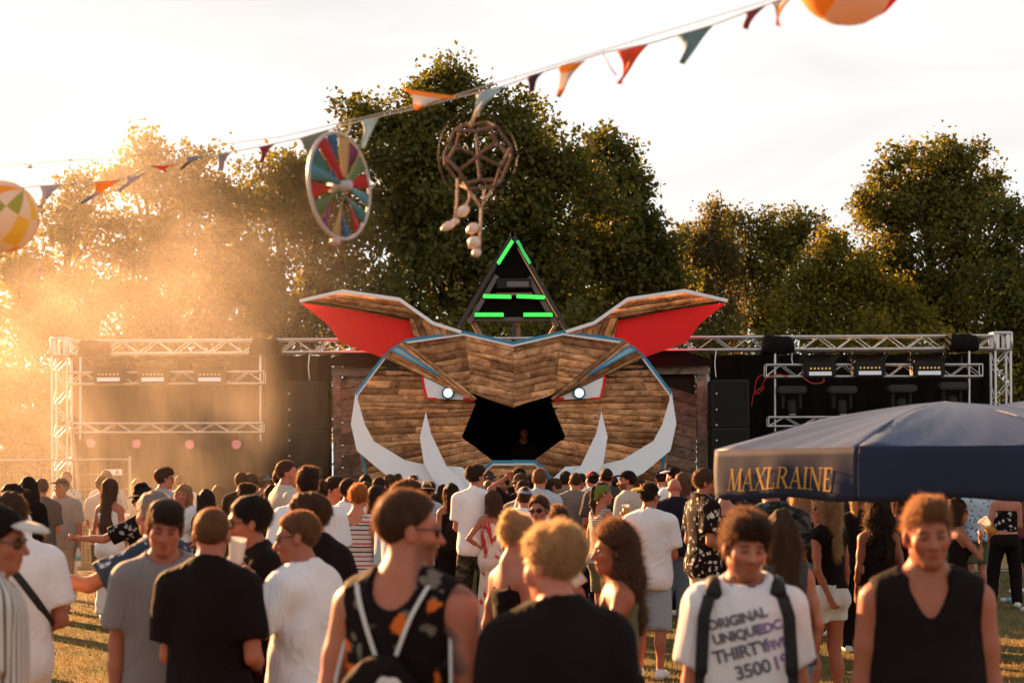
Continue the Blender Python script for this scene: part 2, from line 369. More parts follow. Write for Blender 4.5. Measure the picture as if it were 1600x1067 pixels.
PEOPLE = []; YS = (0., 1., 0.)
def person(px, ytop, s, yaw, sex, label, top=None, bottom=None, hair='short', hc='brown', skin=(.5, .27, .18), arms=None, legs='stand', head=(0, 0), build=1., belly=0.,
           hat=None, glasses=None, beard=None, shoes=(.7, .68, .66), tattoo=None, lod=None, group=None, grip=(0, 0), tilt=0, lean=0, h=None, seed=None, knot=False):
    d = FPX/s; hor = HOR-.00646*(px-800); H = h or CAMZ+(hor-ytop)/s-(.08 if hat and hat[0] == 'fedora' else .025 if hat else {'bald': 0, 'buzz': .005, 'crop': .01, 'short': .018, 'fringe': .026, 'quiff': .028, 'curly': .045, 'wavy': .036, 'bob': .024, 'mid': .022, 'long': .022, 'bun': .04, 'updo': .028, 'pony': .014, 'frizz': .026, 'fluffy': .03, 'texture': .022}[hair]); H = min(max(H, 1.5), 2.02)
    lod = (0 if s > 255 else 1 if s > 108 else 2) if lod is None else lod
    hb, hh, hc_ = ((.016, .0054, .0135), (.027, .0108, .025), (.042, .0145, .035))[lod]
    if s > 180 and lod == 1: hb, hh, hc_ = .021, .0075, .0175
    seed = seed if seed is not None else len(PEOPLE)*7+3; rr = random.Random(seed); f = sex == 'f'
    if arms is None: arms = tuple(rr.choice(('relax', 'bent', 'hold', 'front', 'fold', 'pocket', 'hip' if f else 'bent', 'down')) for _ in (0, 1))
    if tuple(head) == (0, 0): head = (rr.uniform(-28, 28), rr.uniform(-9, 5))
    if not tilt: tilt = rr.uniform(-6, 6)
    u = H/1.78
    root = link('person', None); root.location = ((px-800)/s, d, 0); root.rotation_euler = (math.radians(rr.uniform(-1.5, .8) if lod else 0), math.radians(rr.uniform(-1.2, 1.2) if lod else 0), math.radians(yaw)); root.empty_display_size = .2
    tag(root, label, 'person', group or 'people in the festival crowd')
    bw = build*u; topo = None
    # ---- skeleton (metres, facing +y)
    sx = (.152 if f else .178)*bw; wx = .3*math.sin(lean) if lean else 0
    SH = [V3(sg*sx, -.012*u, (1.425 if not f else 1.415)*u) for sg in (-1, 1)]
    hx = (.086 if f else .084)*bw
    st = {'stand': ((-.01, .02), (.015, -.02)), 'walk': ((.17, .26), (-.1, -.3)), 'wide': ((0, .02), (0, 0)), 'contra': ((.07, .08), (0, -.01)), 'walk2': ((-.08, -.3), (.16, .24))}[legs]
    sp = 1.5 if legs == 'wide' else 1.0
    HP = [V3(sg*hx, 0, .91*u) for sg in (-1, 1)]
    KN = [V3(sg*(hx+.005*sp)*sp, (.025+st[i][0])*u, .5*u) for i, sg in enumerate((-1, 1))]
    AN = [V3(sg*(hx+.012*sp)*sp, (-.015+st[i][1])*u, (.085+(.08 if st[i][1] < -.2 else 0))*u) for i, sg in enumerate((-1, 1))]
    EL, WR, FD = [], [], []
    for i, sg in enumerate((-1, 1)):
        a = ARMS[arms[i]] if isinstance(arms[i], str) else arms[i]; m = np.array((sg, 1, 1.))
        ud, fd = nrm(np.array(a[0])*m), nrm(np.array(a[1])*m)
        EL.append(SH[i]+ud*.30*u*(.95 if f else 1)); WR.append(EL[-1]+fd*.255*u*(.95 if f else 1)); FD.append(fd)
    HR = rotz(math.radians(head[0])) @ rotx(math.radians(head[1])) @ roty(math.radians(tilt)); hu = u*(.95 if f else .955)*(1.0 if H > 1.65 else 1.02)
    HC = V3(0, .022*u, 1.78*u-.122*hu)+V3(0, .03, -.005)*math.sin(math.radians(-head[1]))
    def hp(x, y, z): return HC+HR @ (np.array((x, y, z))*hu)
    # ---- body
    cw = .143 if f else .165; q = []
    q += [cap((0, -.005, 1.37*u), (0, 0, 1.22*u), cw*bw, (.128 if f else .15)*bw, (YS, .66), k=.05)]
    wst = (.118 if f else .143)*bw
    hid = bool(top and top[0] in ('tee', 'shirt', 'vest', 'tank') and bottom and bottom[0] == 'trousers' and shoes)    # covered by clothes from chest to feet
    if not hid: q += [cap((0, .0, 1.19*u), (0, .0, 1.02*u), wst, (.14 if f else .145)*bw, (YS, .68), k=.06), ell((0, -.005, .955*u), ((.172 if f else .163)*bw, .112*bw, .115*u), k=.06)]
    if belly and not hid: q += [ell((0, .05*bw, 1.1*u), (.13*bw, .09*bw+belly, .15*u), k=.06)]
    q += [cap(SH[0]*(.8, 1, 1), SH[1]*(.8, 1, 1), (.05 if f else .062)*bw, k=.05)]
    for i, sg in enumerate((-1, 1)):
        q += [cap((0, -.022*u, 1.52*u), SH[i]*(.85, 1, 1)+V3(0, 0, .012), (.047 if f else .056)*u, (.04 if f else .048)*u, k=.04)]
        if not hid: q += [sph((sg*.072*bw, -.055*bw, .9*u), (.09 if f else .082)*bw, k=.04)]
        if f: q += [sph((sg*.068*bw, .085*bw, 1.275*u), .062*bw, k=.03)]
        if not (bottom and bottom[0] == 'trousers' and shoes): q += [cap(HP[i], KN[i], (.092 if f else .088)*bw, .055*bw, k=.04), cap(KN[i], AN[i], .054*bw, .036*u, k=.03), ell((KN[i]*.62+AN[i]*.38)+V3(0, -.022*u, 0), (.05*bw, .054*bw, .1*u), k=.03)]
        if not (bottom and bottom[0] == 'trousers' and shoes): q += [cap(AN[i], AN[i]+V3(0, -.045, -.045)*u, .036*u, .032*u, k=.02), cap(AN[i]+V3(0, -.035, -.05)*u, AN[i]+V3(sg*.02, .12, -.055)*u, .033*u, .03*u, k=.025), cap(AN[i]+V3(sg*.02, .12, -.058)*u, AN[i]+V3(sg*.025, .165, -.064)*u, .03*u, .02*u, k=.02)]
        ar = .74 if f else .95
        q += [cap(SH[i], SH[i]*.45+EL[i]*.55, .058*bw*ar, .049*bw*ar, k=.035), cap(SH[i]*.45+EL[i]*.55, EL[i], .049*bw*ar, .041*bw*ar, k=.025), cap(EL[i], EL[i]*.6+WR[i]*.4, .041*bw*ar, .041*bw*ar, k=.02), cap(EL[i]*.6+WR[i]*.4, WR[i], .041*bw*ar, .026*u*ar, k=.02)]
        # hand: palm, four fingers of unequal length, thumb from the side of the palm
        fd = FD[i]; side = nrm(np.cross(fd, (0, 0, 1.)) if abs(fd[2]) < .8 else np.array((0, 1., 0)))
        if abs(fd[2]) >= .8: side = nrm(side-fd*side.dot(fd)); pn = nrm(np.cross(fd, side))*-1; pn = pn if pn[0]*sg < 0 else -pn
        else:
            side = V3(0, 0, 1)-fd*fd[2]; side = nrm(side); pn = nrm(np.cross(side, fd)); pn = pn if pn[0]*sg < 0 else -pn
        hs_ = u*(.9 if f else 1.); fr = (.0088 if lod == 0 else .0098)*hs_
        pb = WR[i]+fd*.012*hs_; pe = WR[i]+fd*.082*hs_
        q += [cap(pb, pe, .036*hs_, .042*hs_, (tuple(pn), .42), k=.015)]
        curl = (30, 30) if not grip[i] else (62, 62)
        for j, (off, ln) in enumerate(((-.030, .058), (-.010, .074), (.0105, .08), (.031, .07))):
            b0 = pe+side*off*hs_-fd*.006*hs_; c1, c2 = math.radians(curl[0]+4*j*(1 if not grip[i] else 0)), math.radians(curl[0]+curl[1])
            d1 = fd*math.cos(c1)+pn*math.sin(c1); d2 = fd*math.cos(c2)+pn*math.sin(c2); m1 = b0+d1*ln*.55*hs_
            q += [cap(b0, m1, fr*1.05, fr, k=.005), cap(m1, m1+d2*ln*.5*hs_, fr, fr*.8, k=.004)]
        tb = WR[i]+fd*.03*hs_+side*.024*hs_; td = nrm(fd*.6+side*.5+pn*(.5 if not grip[i] else .9)); t1 = tb+td*.04*hs_
        q += [cap(tb, t1, .0135*hs_, .0115*hs_, k=.012), cap(t1, t1+nrm(fd*.8+pn*.5)*.03*hs_, .0112*hs_, .009*hs_, k=.005)]
    nr = (.046 if f else .0545)*u*(.6+.4*build)
    q += [cap((0, -.028*u, 1.46*u), hp(0, -.012, -.05), nr*1.06, nr, k=.035)]
    hw = .95 if f else 1.
    def hell(c, r, k=.02, op='u', rot=None): return ell(hp(*c), np.array(r)*hu, HR if rot is None else HR @ rot, op, k)
    q += [hell((0, -.014, .036), (.0765, .096, .0855), .02), hell((0, .03, -.03), (.059*hw, .066, .082), .03), cap(hp(0, .03, -.055), hp(0, .064, -.09), .046*hu*hw, .024*hu*hw, k=.025),
          cap(hp(-.043*hw, .0, -.06), hp(-.012, .06, -.094), .022*hu, .02*hu, k=.02), cap(hp(.043*hw, .0, -.06), hp(.012, .06, -.094), .022*hu, .02*hu, k=.02)]
    for sg in (-1, 1):
        q += [sph(hp(sg*.04, .056, -.022), .027*hu, k=.02), hell((sg*.079, -.012, -.008), (.011, .02, .033), .008, rot=rotz(-sg*.35) @ rotx(.2))]
    q += [cap(hp(-.034, .079, .026), hp(.034, .079, .026), .0125*hu*(.8 if f else 1), k=.018)]
    for sg in (-1, 1): q += [sph(hp(sg*.033, .1035, .003), .0205*hu, 's', .016)]
    q += [cap(hp(0, .085, .014), hp(0, .113, -.031), .0088*hu, .0138*hu*hw, k=.011)]
    if lod < 2:
        for sg in (-1, 1): q += [sph(hp(sg*.0125, .097, -.034), .0088*hu, k=.008), hell((sg*.032, .0795, .003), (.0155, .0105, .0095), .005)]
        q += [hell((0, .0895, -.0585), (.025, .0105, .0062), .006), hell((0, .0875, -.0695), (.021, .0115, .0075), .006), cap(hp(-.022, .1, -.0638), hp(.022, .1, -.0638), .0022*hu, op='s', k=.004)]
    hb0, hb1 = HC-.155*hu, HC+.155*hu; hb0[2] = HC[2]-.13*hu
    fine = [(hb0, hb1)]; pieces = []
    if lod == 0 or s > 180:
        for i in (0, 1):
            hcn = WR[i]+FD[i]*.1*u; fine.append((hcn-.115*u, hcn+.115*u))
    pieces.append(polygonize(q, hb, excl=fine))
    for j, (a, b) in enumerate(fine): pieces.append(polygonize(q, hh if j == 0 or lod else .006, a-hb*1.0, b+hb*1.0, excl=()))
    Vb, Fb = merge(pieces)
    # skin colour: lips, brows, cheeks, stubble and tattoos
    sk = np.array(skin)*(.74, .50, .42)*(.85+.3*rr.random()); C = np.tile(sk, (len(Vb), 1)); L = ((Vb-HC) @ HR)/hu; x, y, z = np.abs(L[:, 0]), L[:, 1], L[:, 2]
    inh = (np.abs(L) < .2).all(1)
    def paint(mask, c, a):
        m_ = np.clip(mask, 0, 1)[:, None]*a; C[:] = C*(1-m_)+np.array(c)*m_
    hcol = np.array(HAIRC[hc]); fr_ = inh & (y > .06)
    paint(np.exp(-((x-.045)**2/.0008+(z+.025)**2/.0006))*fr_, sk*(1.12, .75, .68), .45)
    paint((np.exp(-(x/.019)**4-((z+.0635)/.0115)**4))*fr_*(y > .078), sk*(.85, .42, .42), .8)
    paint((np.exp(-((x-.032)/.02)**4-((z-.0265+.25*np.maximum(x-.035, 0))/.0058)**2))*fr_, hcol*.8, .9)
    paint((np.exp(-((x-.031)/.02)**4-((z-.008)/.014)**4))*fr_, sk*(.62, .5, .45), .55); paint((np.exp(-((x-.032)/.0165)**4-((z-.003)/.0048)**2))*fr_, (.025, .014, .01), .8)  # shade painted into the eye sockets, then the dark eye slit
    if beard:
        bz = np.clip((-.022-z)/.02, 0, 1)*np.clip((y+.012)/.03, 0, 1)*inh; bz = np.maximum(bz, np.exp(-((z+.046)/.008)**2)*(x < .03)*fr_)
        bz *= 1-.8*np.exp(-(x/.019)**4-((z+.0635)/.0095)**4); paint(bz, hcol*1.1+sk*.08, beard)
    if tattoo:
        i = tattoo[0]; ax = EL[i]-SH[i]; tt = ((Vb-SH[i])@ax)/(ax@ax); dd = np.linalg.norm(Vb-SH[i]-np.clip(tt, 0, 1)[:, None]*ax, axis=1)
        pat = np.sin(Vb@np.array((38., 22, 12)))+np.sin(Vb@np.array((-17., 35, 44))+2)+np.sin(Vb@np.array((9, -28, 60.)))
        paint(((dd < .085) & (tt > tattoo[1]) & (tt < tattoo[2]))*np.clip(pat*1.6+.3, 0, 1), (.05, .06, .075), .72)
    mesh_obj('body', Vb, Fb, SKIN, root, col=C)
    if lod == 0 or (s > 150 and abs(((yaw+head[0]+180) % 360)-180) > 100):
        for sg in (-1, 1):
            ey = link('eye', ball_mesh(EYE), root); ey.matrix_local = Matrix.LocRotScale(Vector(hp(sg*.032, .0858, .0015)), Matrix(HR.tolist()).to_quaternion(), Vector((.0118, .006, .0043))*hu)
            ir = link('iris', ball_mesh(IRIS), ey); ir.matrix_local = Matrix.Translation((0, .62, 0)) @ Matrix.Diagonal((.36, .45, .98, 1))
    # ---- hair
    if hair and hair != 'bald':
        hm = hair_mat('hair_'+hc, HAIRC[hc]); t = dict(buzz=.0055, short=.014, quiff=.009, curly=.026, bob=.018, mid=.016, long=.018, bun=.012, pony=.012, updo=.016, wavy=.017, fringe=.014, crop=.011, fluffy=.022, texture=.008, frizz=.024)[hair]
        zc = .036+.006*(hair != 'buzz')
        g = [hell((0, -.016-t*.2, zc), (.0765+t*.62, .097+t*.9, .0865+t*1.1), .01)]
        y0, z0 = (.06, .054) if hair not in ('buzz', 'crop', 'quiff', 'texture', 'updo', 'bun', 'pony', 'frizz') else (.05, .06)
        nn = HR @ nrm((0, .74, -.67))
        g += [dict(plane(hp(0, y0, z0), nn), k=.012)]
        if hair in ('quiff',): g += [hell((0, .052, .112), (.062, .045, .03), .03), hell((0, 0, .118), (.066, .08, .026), .03)]
        if hair == 'texture': g += [hell((0, .024, .1), (.064, .07, .044), .02), hell((0, .062, .1), (.055, .03, .03), .015)]
        if hair == 'fluffy': g += [hell((0, .055, .088), (.08, .052, .042), .02), hell((0, .01, .105), (.082, .085, .042), .02)]
        if hair == 'fringe': g += [hell((0, .078, .082), (.068, .032, .03), .015), hell((0, .03, .11), (.075, .07, .035), .02)]
        if hair == 'curly': g += [hell((0, .05, .105), (.075, .06, .045), .02), hell((0, -.02, .1), (.09, .095, .06), .02)]
        if hair == 'wavy': g += [hell((0, .06, .1), (.07, .045, .04), .02), hell((-.03, .03, .115), (.06, .06, .04), .02)]
        if hair == 'frizz':
            g += [cap(hp(0, -.05, .03), hp(0, -.075, -.13), .098*hu, .115*hu, (tuple(HR @ V3(0, 1, 0)), .7), k=.03), cap(hp(0, -.075, -.13), V3(0, -.1*u, 1.3*u), .115*hu, .075*hu, (tuple(HR @ V3(0, 1, 0)), .6), k=.03)]
        if hair in ('bob', 'long', 'mid'):
            for sg in (-1, 1): g += [cap(hp(sg*.072, .0, .04), hp(sg*.08, -.01, -.13), .034*hu, .03*hu, k=.03)]
            g += [cap(hp(0, -.07, .02), hp(0, -.07, -.13), .085*hu, .088*hu, (tuple(HR @ V3(0, 1, 0)), .55), k=.03)]
        if hair == 'mid': bk = V3(0, -.1*u, 1.36*u); g += [cap(hp(0, -.07, -.08), bk, .088*hu, .07*hu, (tuple(HR @ V3(0, 1, 0)), .5), k=.03)]
        if hair == 'long':
            bk = V3(0, -.11*u, 1.2*u)
            g += [cap(hp(0, -.075, -.08), bk, .088*hu, .085*hu, (tuple(HR @ V3(0, 1, 0)), .5), k=.03), cap(bk, bk+V3(0, -.01, -.1*u), .085*hu, .045*hu, ((0, 1, 0), .5), k=.03)]
        if hair in ('bun', 'updo'): g += [hell((0, -.075 if hair == 'bun' else -.075, .115 if hair == 'bun' else .062), (.045, .045, .04) if hair == 'bun' else (.066, .07, .062), .02)]
        if hair == 'pony': g += [sph(hp(0, -.105, .07), .026*hu, k=.01), cap(hp(0, -.115, .06), hp(0, -.13, -.1), .036*hu, .03*hu, k=.02), cap(hp(0, -.13, -.1), hp(0, -.1, -.24), .03*hu, .012*hu, k=.02)]
        if knot: g += [hell((0, -.05, .135), (.042, .042, .036), .012)]
        na = dict(buzz=.001, crop=.0025, curly=.011, updo=.006, frizz=.011, fluffy=.007, texture=.006, wavy=.009, quiff=.007, bun=.006).get(hair, .006)
        nz = folds(seed, na*1.3); V, F = polygonize(g, hh*(1.5 if lod else 1.3 if hair not in ('long', 'mid', 'bob') else 1.6), noise=lambda P: nz(P*3.2), namp=na*1.5)
        if len(F):
            ho = mesh_obj('hair', V, F, hm, root)
            # loose strands: thin tapered slivers standing off the surface
            ns = {0: 9000, 1: 2600 if s > 150 else 1500, 2: 600}[lod]; rg = np.random.RandomState(seed)
            if hair == 'buzz': ns = int(ns*.8)
            if hair in ('long', 'bob', 'mid', 'frizz'): ns = int(ns*1.6)
            if hat: ns = int(ns*.35)
            ix = rg.randint(0, len(V), ns); nr_ = vnormals(V, F)[ix]; p0 = V[ix]-nr_*.002
            ln = dict(buzz=.007, crop=.011, short=.022, quiff=.024, curly=.026, wavy=.03, fringe=.026, bun=.034, updo=.024, pony=.03, bob=.06, mid=.08, long=.1, frizz=.06, fluffy=.03, texture=.026)[hair]
            cm = V3(0, -.02, -1.6) if hair in ('bob', 'long', 'mid') else HR @ V3(0, -.35, -.6) if hair in ('short', 'fringe', 'pony') else HR @ V3(0, -.1, .25)
            dr = nr_*(.45 if hair not in ('bob', 'long', 'mid', 'short', 'fringe', 'pony') else .2)+cm*.8+rg.randn(ns, 3)*(.22 if hair not in ('curly', 'wavy', 'updo', 'bun', 'frizz', 'texture') else .5)
            dr /= np.linalg.norm(dr, axis=1, keepdims=True)+1e-9; L_ = ln*(.35+.9*rg.rand(ns, 1))*hu; wd = np.array((.0007, .0015, .003))[lod]
            sd_ = np.cross(dr, rg.randn(ns, 3)); sd_ /= np.linalg.norm(sd_, axis=1, keepdims=True)+1e-9
            md = p0+dr*L_*.55+nr_*L_*.08; tp = p0+dr*L_+np.array((0, 0, -1.))*L_*(.22 if hair not in ('buzz', 'crop') else 0)+rg.randn(ns, 3)*L_*.12
            SV = np.stack([p0-sd_*wd, p0+sd_*wd, tp], 1).reshape(-1, 3); SF = np.arange(ns*3).reshape(-1, 3)
            so = mesh_obj('loose_hair', SV, SF, strand_mat(hc, HAIRC[hc]), ho); so['kind'] = 'stuff'
    # ---- clothes
    ti = .014 if lod < 2 else .018
    if top:
        kind, fm = top[0], top[1]; hem = top[2]*u if len(top) > 2 and top[2] else {'tee': .86, 'shirt': .85, 'tank': .9, 'vest': .9, 'fit': .97, 'crop': 1.08, 'halter': 1.02, 'bandeau': 1.15, 'strap': .98, 'dress': .98, 'bikini': 1.18}[kind]*u
        lo_ = .028 if kind in ('tee', 'shirt', 'tank', 'vest') else .009
        zc = 1.36*u; bot = wst+lo_+(.012 if f else .014)
        if kind in ('tee', 'shirt'): bot = max(bot, (.165 if not f else .15)*bw+.012)
        g = [cap((0, -.004, zc), (0, 0, hem-.03), cw*bw+ti+.3*lo_, bot+(belly*.7), (YS, .69), k=.05), ell((0, -.005, .955*u), ((.168 if f else .158)*bw+ti+lo_*.25, .112*bw+ti+lo_*.4, .115*u+ti), k=.06), cap(SH[0]*(.8, 1, 1), SH[1]*(.8, 1, 1), (.05 if f else .062)*bw+ti, k=.05)]
        if belly: g += [ell((0, .05*bw, 1.1*u), (.13*bw+ti, .09*bw+belly+ti, .16*u), k=.06)]
        for i, sg in enumerate((-1, 1)):
            g += [cap((0, -.022*u, 1.515*u), SH[i]*(.85, 1, 1)+V3(0, 0, .012), (.047 if f else .056)*u+ti*.8, (.04 if f else .048)*u+ti, k=.04), sph((sg*.072*bw, -.055*bw, .9*u), (.09 if f else .082)*bw+ti, k=.04)]
            if f: g += [sph((sg*.068*bw, .085*bw, 1.275*u), .062*bw+ti*.7, k=.04)]
        if kind in ('tee', 'shirt', 'fit') and not (len(top) > 3 and top[3] == 'sl'):
            for i in (0, 1):
                e = SH[i]*.26+EL[i]*.74; g += [cap(SH[i], e, (.057 if f else .062)*bw+ti, (.056 if f else .066)*bw+(.016 if kind != 'fit' else .004), k=.035, cut=True)]
        cuts = [plane((0, 0, hem), (0, 0, -1))]
        nk = (0, -.012*u, 1.5*u)
        if kind in ('tee', 'shirt', 'fit'): cuts += [cap((0, .012*u, 1.495*u), (0, .02*u, 1.62*u), .072*u if not f else .068*u, .1*u, op='s', k=.008)]
        if kind == 'vest':
            cuts += [cap((0, .0, 1.5*u), (0, .0, 1.62*u), .085*u, .1*u, op='s', k=.008), cap((0, .1*u, 1.49*u), (0, .15*u, 1.33*u), .075*u, .01*u, op='s', k=.01)]
            cuts += [cap(SH[i]+V3((-.005, .005)[i], 0, .1)*1, SH[i]+V3(0, 0, -.12), .055*bw, .055*bw, op='s', k=.01) for i in ()]
        if kind in ('tank', 'vest'):
            ex = .012 if kind == 'vest' else -.012
            for i, sg in enumerate((-1, 1)): cuts += [ell(SH[i]+V3(sg*(.062+ex), 0, -.03*u), (.085, .14, .135), op='s', k=.01)]
        if kind == 'tank': cuts += [cap((0, .02*u, 1.5*u), (0, .09*u, 1.42*u), .085*u, .07*u, op='s', k=.01), cap((0, -.09*u, 1.49*u), (0, 0, 1.56*u), .075*u, .09*u, op='s', k=.01)]
        if kind in ('halter', 'bandeau', 'strap', 'dress', 'bikini', 'crop'):
            zt = {'halter': 1.34, 'bandeau': 1.3, 'strap': 1.345, 'dress': 1.34, 'bikini': 1.315, 'crop': 1.38}[kind]*u
            cuts += [plane((0, .08, zt), (0, .28, 1)), *[ell(SH[i]+V3((-1, 1)[i]*.05, 0, -.05*u), (.07, .14, .13), op='s', k=.01) for i in (0, 1)]]
        if kind == 'dress':
            g += [cap((0, 0, 1.08*u), (0, .0, bottom[0]*u), wst+.012, .2*bw, (YS, .8), k=.04)]; cuts[0] = plane((0, 0, bottom[0]*u), (0, 0, -1))
        extra = []
        if kind == 'shirt':
            extra += [tor((0, -.012*u, 1.522*u), (0, -.32, 1), .07*u, .011*u, k=.006), tor((0, -.012*u, 1.535*u), (0, -.36, 1), .067*u, .008*u, k=.012)]
        if kind in ('strap', 'dress', 'bikini', 'halter'):
            for sg in (-1, 1):
                xs = sg*.075*bw
                if kind == 'halter': extra += [cap((xs, .12*bw, 1.31*u), (sg*.05*u, .03*u, 1.5*u), .007, k=.004), cap((sg*.05*u, .03*u, 1.5*u), (0, -.085*u, 1.5*u), .006, k=.004)]
                else: extra += [cap((xs, .115*bw, 1.31*u), (xs*1.08, .03, 1.462*u), .008, k=.004), cap((xs*1.08, .03, 1.462*u), (xs*1.05, -.055, 1.455*u), .008, k=.004), cap((xs*1.05, -.055, 1.455*u), (xs*.9, -.105*bw, 1.3*u), .008, k=.004)]
        nz = folds(seed+1, .0095 if kind in ('tee', 'shirt', 'dress') else .0045)
        V, F = polygonize(g+cuts+extra, hc_, noise=nz, namp=.018)
        topo = mesh_obj({'tee': 't_shirt', 'shirt': 'shirt', 'tank': 'tank_top', 'vest': 'sleeveless_top', 'dress': 'dress', 'bikini': 'bikini_top'}.get(kind, 'top'), V, F, fm, root)
        if kind in ('tee', 'tank') and lod == 0:      # collar band
            pass
    if bottom and top and top[0] != 'dress':
        kind, fm = bottom[0], bottom[1]; wz = 1.03*u
        g = [ell((0, -.005, .955*u), ((.168 if f else .158)*bw+.009, .112*bw+.009, .125*u), k=.05), cap((0, 0, 1.05*u), (0, 0, .98*u), .146*bw+.008, .155*bw+.008, (YS, .7), k=.04)]
        for i, sg in enumerate((-1, 1)):
            g += [sph((sg*.072*bw, -.055*bw, .9*u), (.09 if f else .082)*bw+.004, k=.04)]
            if kind == 'shorts':
                t_ = bottom[2] if len(bottom) > 2 else .8; e = HP[i]*(1-t_)+KN[i]*t_; g += [cap(HP[i], e, .1*bw, (.092 if not f else .098)*bw, k=.03, cut=True)]
            elif kind == 'trousers':
                g += [cap(HP[i], KN[i], .1*bw, .078*bw, k=.03), cap(KN[i], AN[i]+V3(0, 0, -.03), .078*bw, .07*u, k=.03, cut=True)]
        if kind == 'skirt': g += [cap((0, 0, 1.0*u), (0, 0, bottom[2]*u), .15*bw, .2*bw, (YS, .8), k=.03, cut=True)]
        nz = folds(seed+2, .007); V, F = polygonize(g+[plane((0, 0, wz), (0, 0, 1))], hc_*(1.5 if kind == 'trousers' else 1.2), noise=nz, namp=.012)
        mesh_obj(kind if kind != 'skirt' else 'skirt', V, F, fm, root)
    if shoes:
        sm = fabric(shoes) if max(shoes) < .3 else plain('shoe_%d' % int(shoes[0]*99), shoes, .5)
        for i, sg in enumerate((-1, 1)):
            a = AN[i]; g = [cap(a+V3(0, -.01, .015)*u, a+V3(0, -.045, -.045)*u, .045*u, .041*u, k=.02), cap(a+V3(0, -.035, -.046)*u, a+V3(sg*.02, .12, -.05)*u, .043*u, .039*u, k=.03), cap(a+V3(sg*.02, .12, -.05)*u, a+V3(sg*.026, .175, -.058)*u, .039*u, .027*u, k=.03), plane(a+V3(0, 0, -.083*u), (0, 0, -1)), plane(a+V3(0, 0, .02*u), (0, 0, 1))]
            V, F = polygonize(g, .021 if s < 150 and lod < 2 else .024 if lod < 2 else .034); mesh_obj('shoe', V, F, sm, root)
    # ---- headwear
    if hat:
        kind, hm_ = hat[0], hat[1]; ba = math.radians(hat[2]) if len(hat) > 2 else 0; bm_ = hat[3] if len(hat) > 3 else hm_
        BR = HR @ rotz(ba)
        def bp(x, y, z): return HC+BR @ (np.array((x, y, z))*hu)
        if kind == 'cap':
            tz = 0 if abs(ba) < 1.6 else -.2
            g = [hell((0, -.012, .05), (.09, .11, .094), .01), plane(hp(0, 0, .052), HR @ V3(0, .1, -1))]; V, F = polygonize(g, hh*1.2); ho = mesh_obj('cap', V, F, hm_, root)
            g = [ell(bp(0, .115, .058), np.array((.085, .085, .03))*hu, BR @ rotx(-.12), k=.01), ell(bp(0, .11, .046), np.array((.095, .1, .03))*hu, BR @ rotx(-.12), op='s', k=.004), plane(bp(0, .06, 0), BR @ V3(0, -1, 0))]
            V, F = polygonize(g, min(hh, .007)); mesh_obj('brim', V, F, bm_, ho)
            if len(hat) > 4:     # emblem on the crown
                b = MB(); e = hat[4]; c = bp(0, .097 if abs(ba) < .1 or True else .1, .09)
                for k_, (rx, rz_, dz) in enumerate(((.03, .02, 0), (.02, .028, 0))): 
                    pts = [HC+BR @ (np.array((rx*math.cos(t_*.5236), .103-.012*abs(math.cos(t_*.5236)*rx/.03)+.003*k_, .098+rz_*math.sin(t_*.5236)))*hu) for t_ in range(12)]; b.poly(pts)
                b.build('emblem', e, ho)
        elif kind == 'fedora':
            g = [cap(hp(0, -.01, .05), hp(0, -.005, .125), .094*hu, .075*hu, (tuple(HR @ V3(1, 0, 0)), .88), k=.02), hell((0, .02, .175), (.02, .075, .028), .03, 's'), plane(hp(0, 0, .045), HR @ V3(0, 0, -1))]
            V, F = polygonize(g, hh); ho = mesh_obj('hat', V, F, hm_, root)
            g = [hell((0, -.005, .052), (.15, .17, .02), .01), hell((0, -.005, .04), (.15, .18, .02), .006, 's')]
            V, F = polygonize(g, min(hh, .008)); mesh_obj('brim', V, F, bm_, ho)
        else:                    # bucket hat, scarf or knitted cap drawn over the skull
            g = [hell((0, -.018, .045), (.09, .108, .096), .01), dict(plane(hp(0, .075, .05), HR @ V3(0, .55, -.83) if kind == 'scarf' else HR @ V3(0, .1, -1)), k=.012)]
            if kind == 'scarf': g.insert(1, cap(hp(0, -.06, .0), hp(0, -.09, -.09), .07*hu, .05*hu, k=.03))
            if kind == 'bucket': g = [hell((0, -.012, .052), (.089, .106, .085), .01), cap(hp(0, -.012, .05), hp(0, -.012, .0), .1*hu, .135*hu, k=.02), plane(hp(0, 0, .005), HR @ V3(0, .12, -1))]
            V, F = polygonize(g, hh*1.2, noise=folds(seed+5, .003), namp=.004); mesh_obj('headscarf' if kind == 'scarf' else 'hat', V, F, hm_, root)
    if glasses:
        b = MB(); gl = MATS['lens_amber'] if glasses == 'amber' else MATS['lens_dark']
        for sg in (-1, 1):
            pts = [hp(sg*.034+.0265*math.cos(t_*math.pi/6), .101-.012*abs(sg*.034+.0265*math.cos(t_*math.pi/6))/.06, .002+(.0205 if glasses != 'clear' else .017)*math.sin(t_*math.pi/6)) for t_ in range(12)]
            b.prism([Vector(p) for p in pts], Vector(HR @ V3(0, -.004, 0)))
        go = b.build('sunglasses', gl, root); b = MB(); r_ = .0028*hu if lod == 0 else .0042
        b.tube([hp(-.008, .103, .008), hp(.008, .103, .008)], r_, 6)
        for sg in (-1, 1): b.tube([hp(sg*.06, .092, .01), hp(sg*.078, .07, .012), hp(sg*.083, -.01, .01), hp(sg*.078, -.03, -.008)], r_, 6)
        b.build('frame', MATS['lens_dark'], go)
    P = dict(root=root, WR=WR, FD=FD, SH=SH, EL=EL, HC=HC, HR=HR, u=u, hp=hp, s=s, KN=KN, AN=AN, label=label, top=topo); PEOPLE.append(P)
    return P
EYE = plain('eye_white', (.13, .1, .09), .2, var=.05); IRIS = plain('eye_iris', (.02, .014, .01), .15); m_ = plain('lens_dark', (.008, .006, .006), .08, spec=.6); plain('lens_amber', (.06, .025, .01), .08, spec=.6)
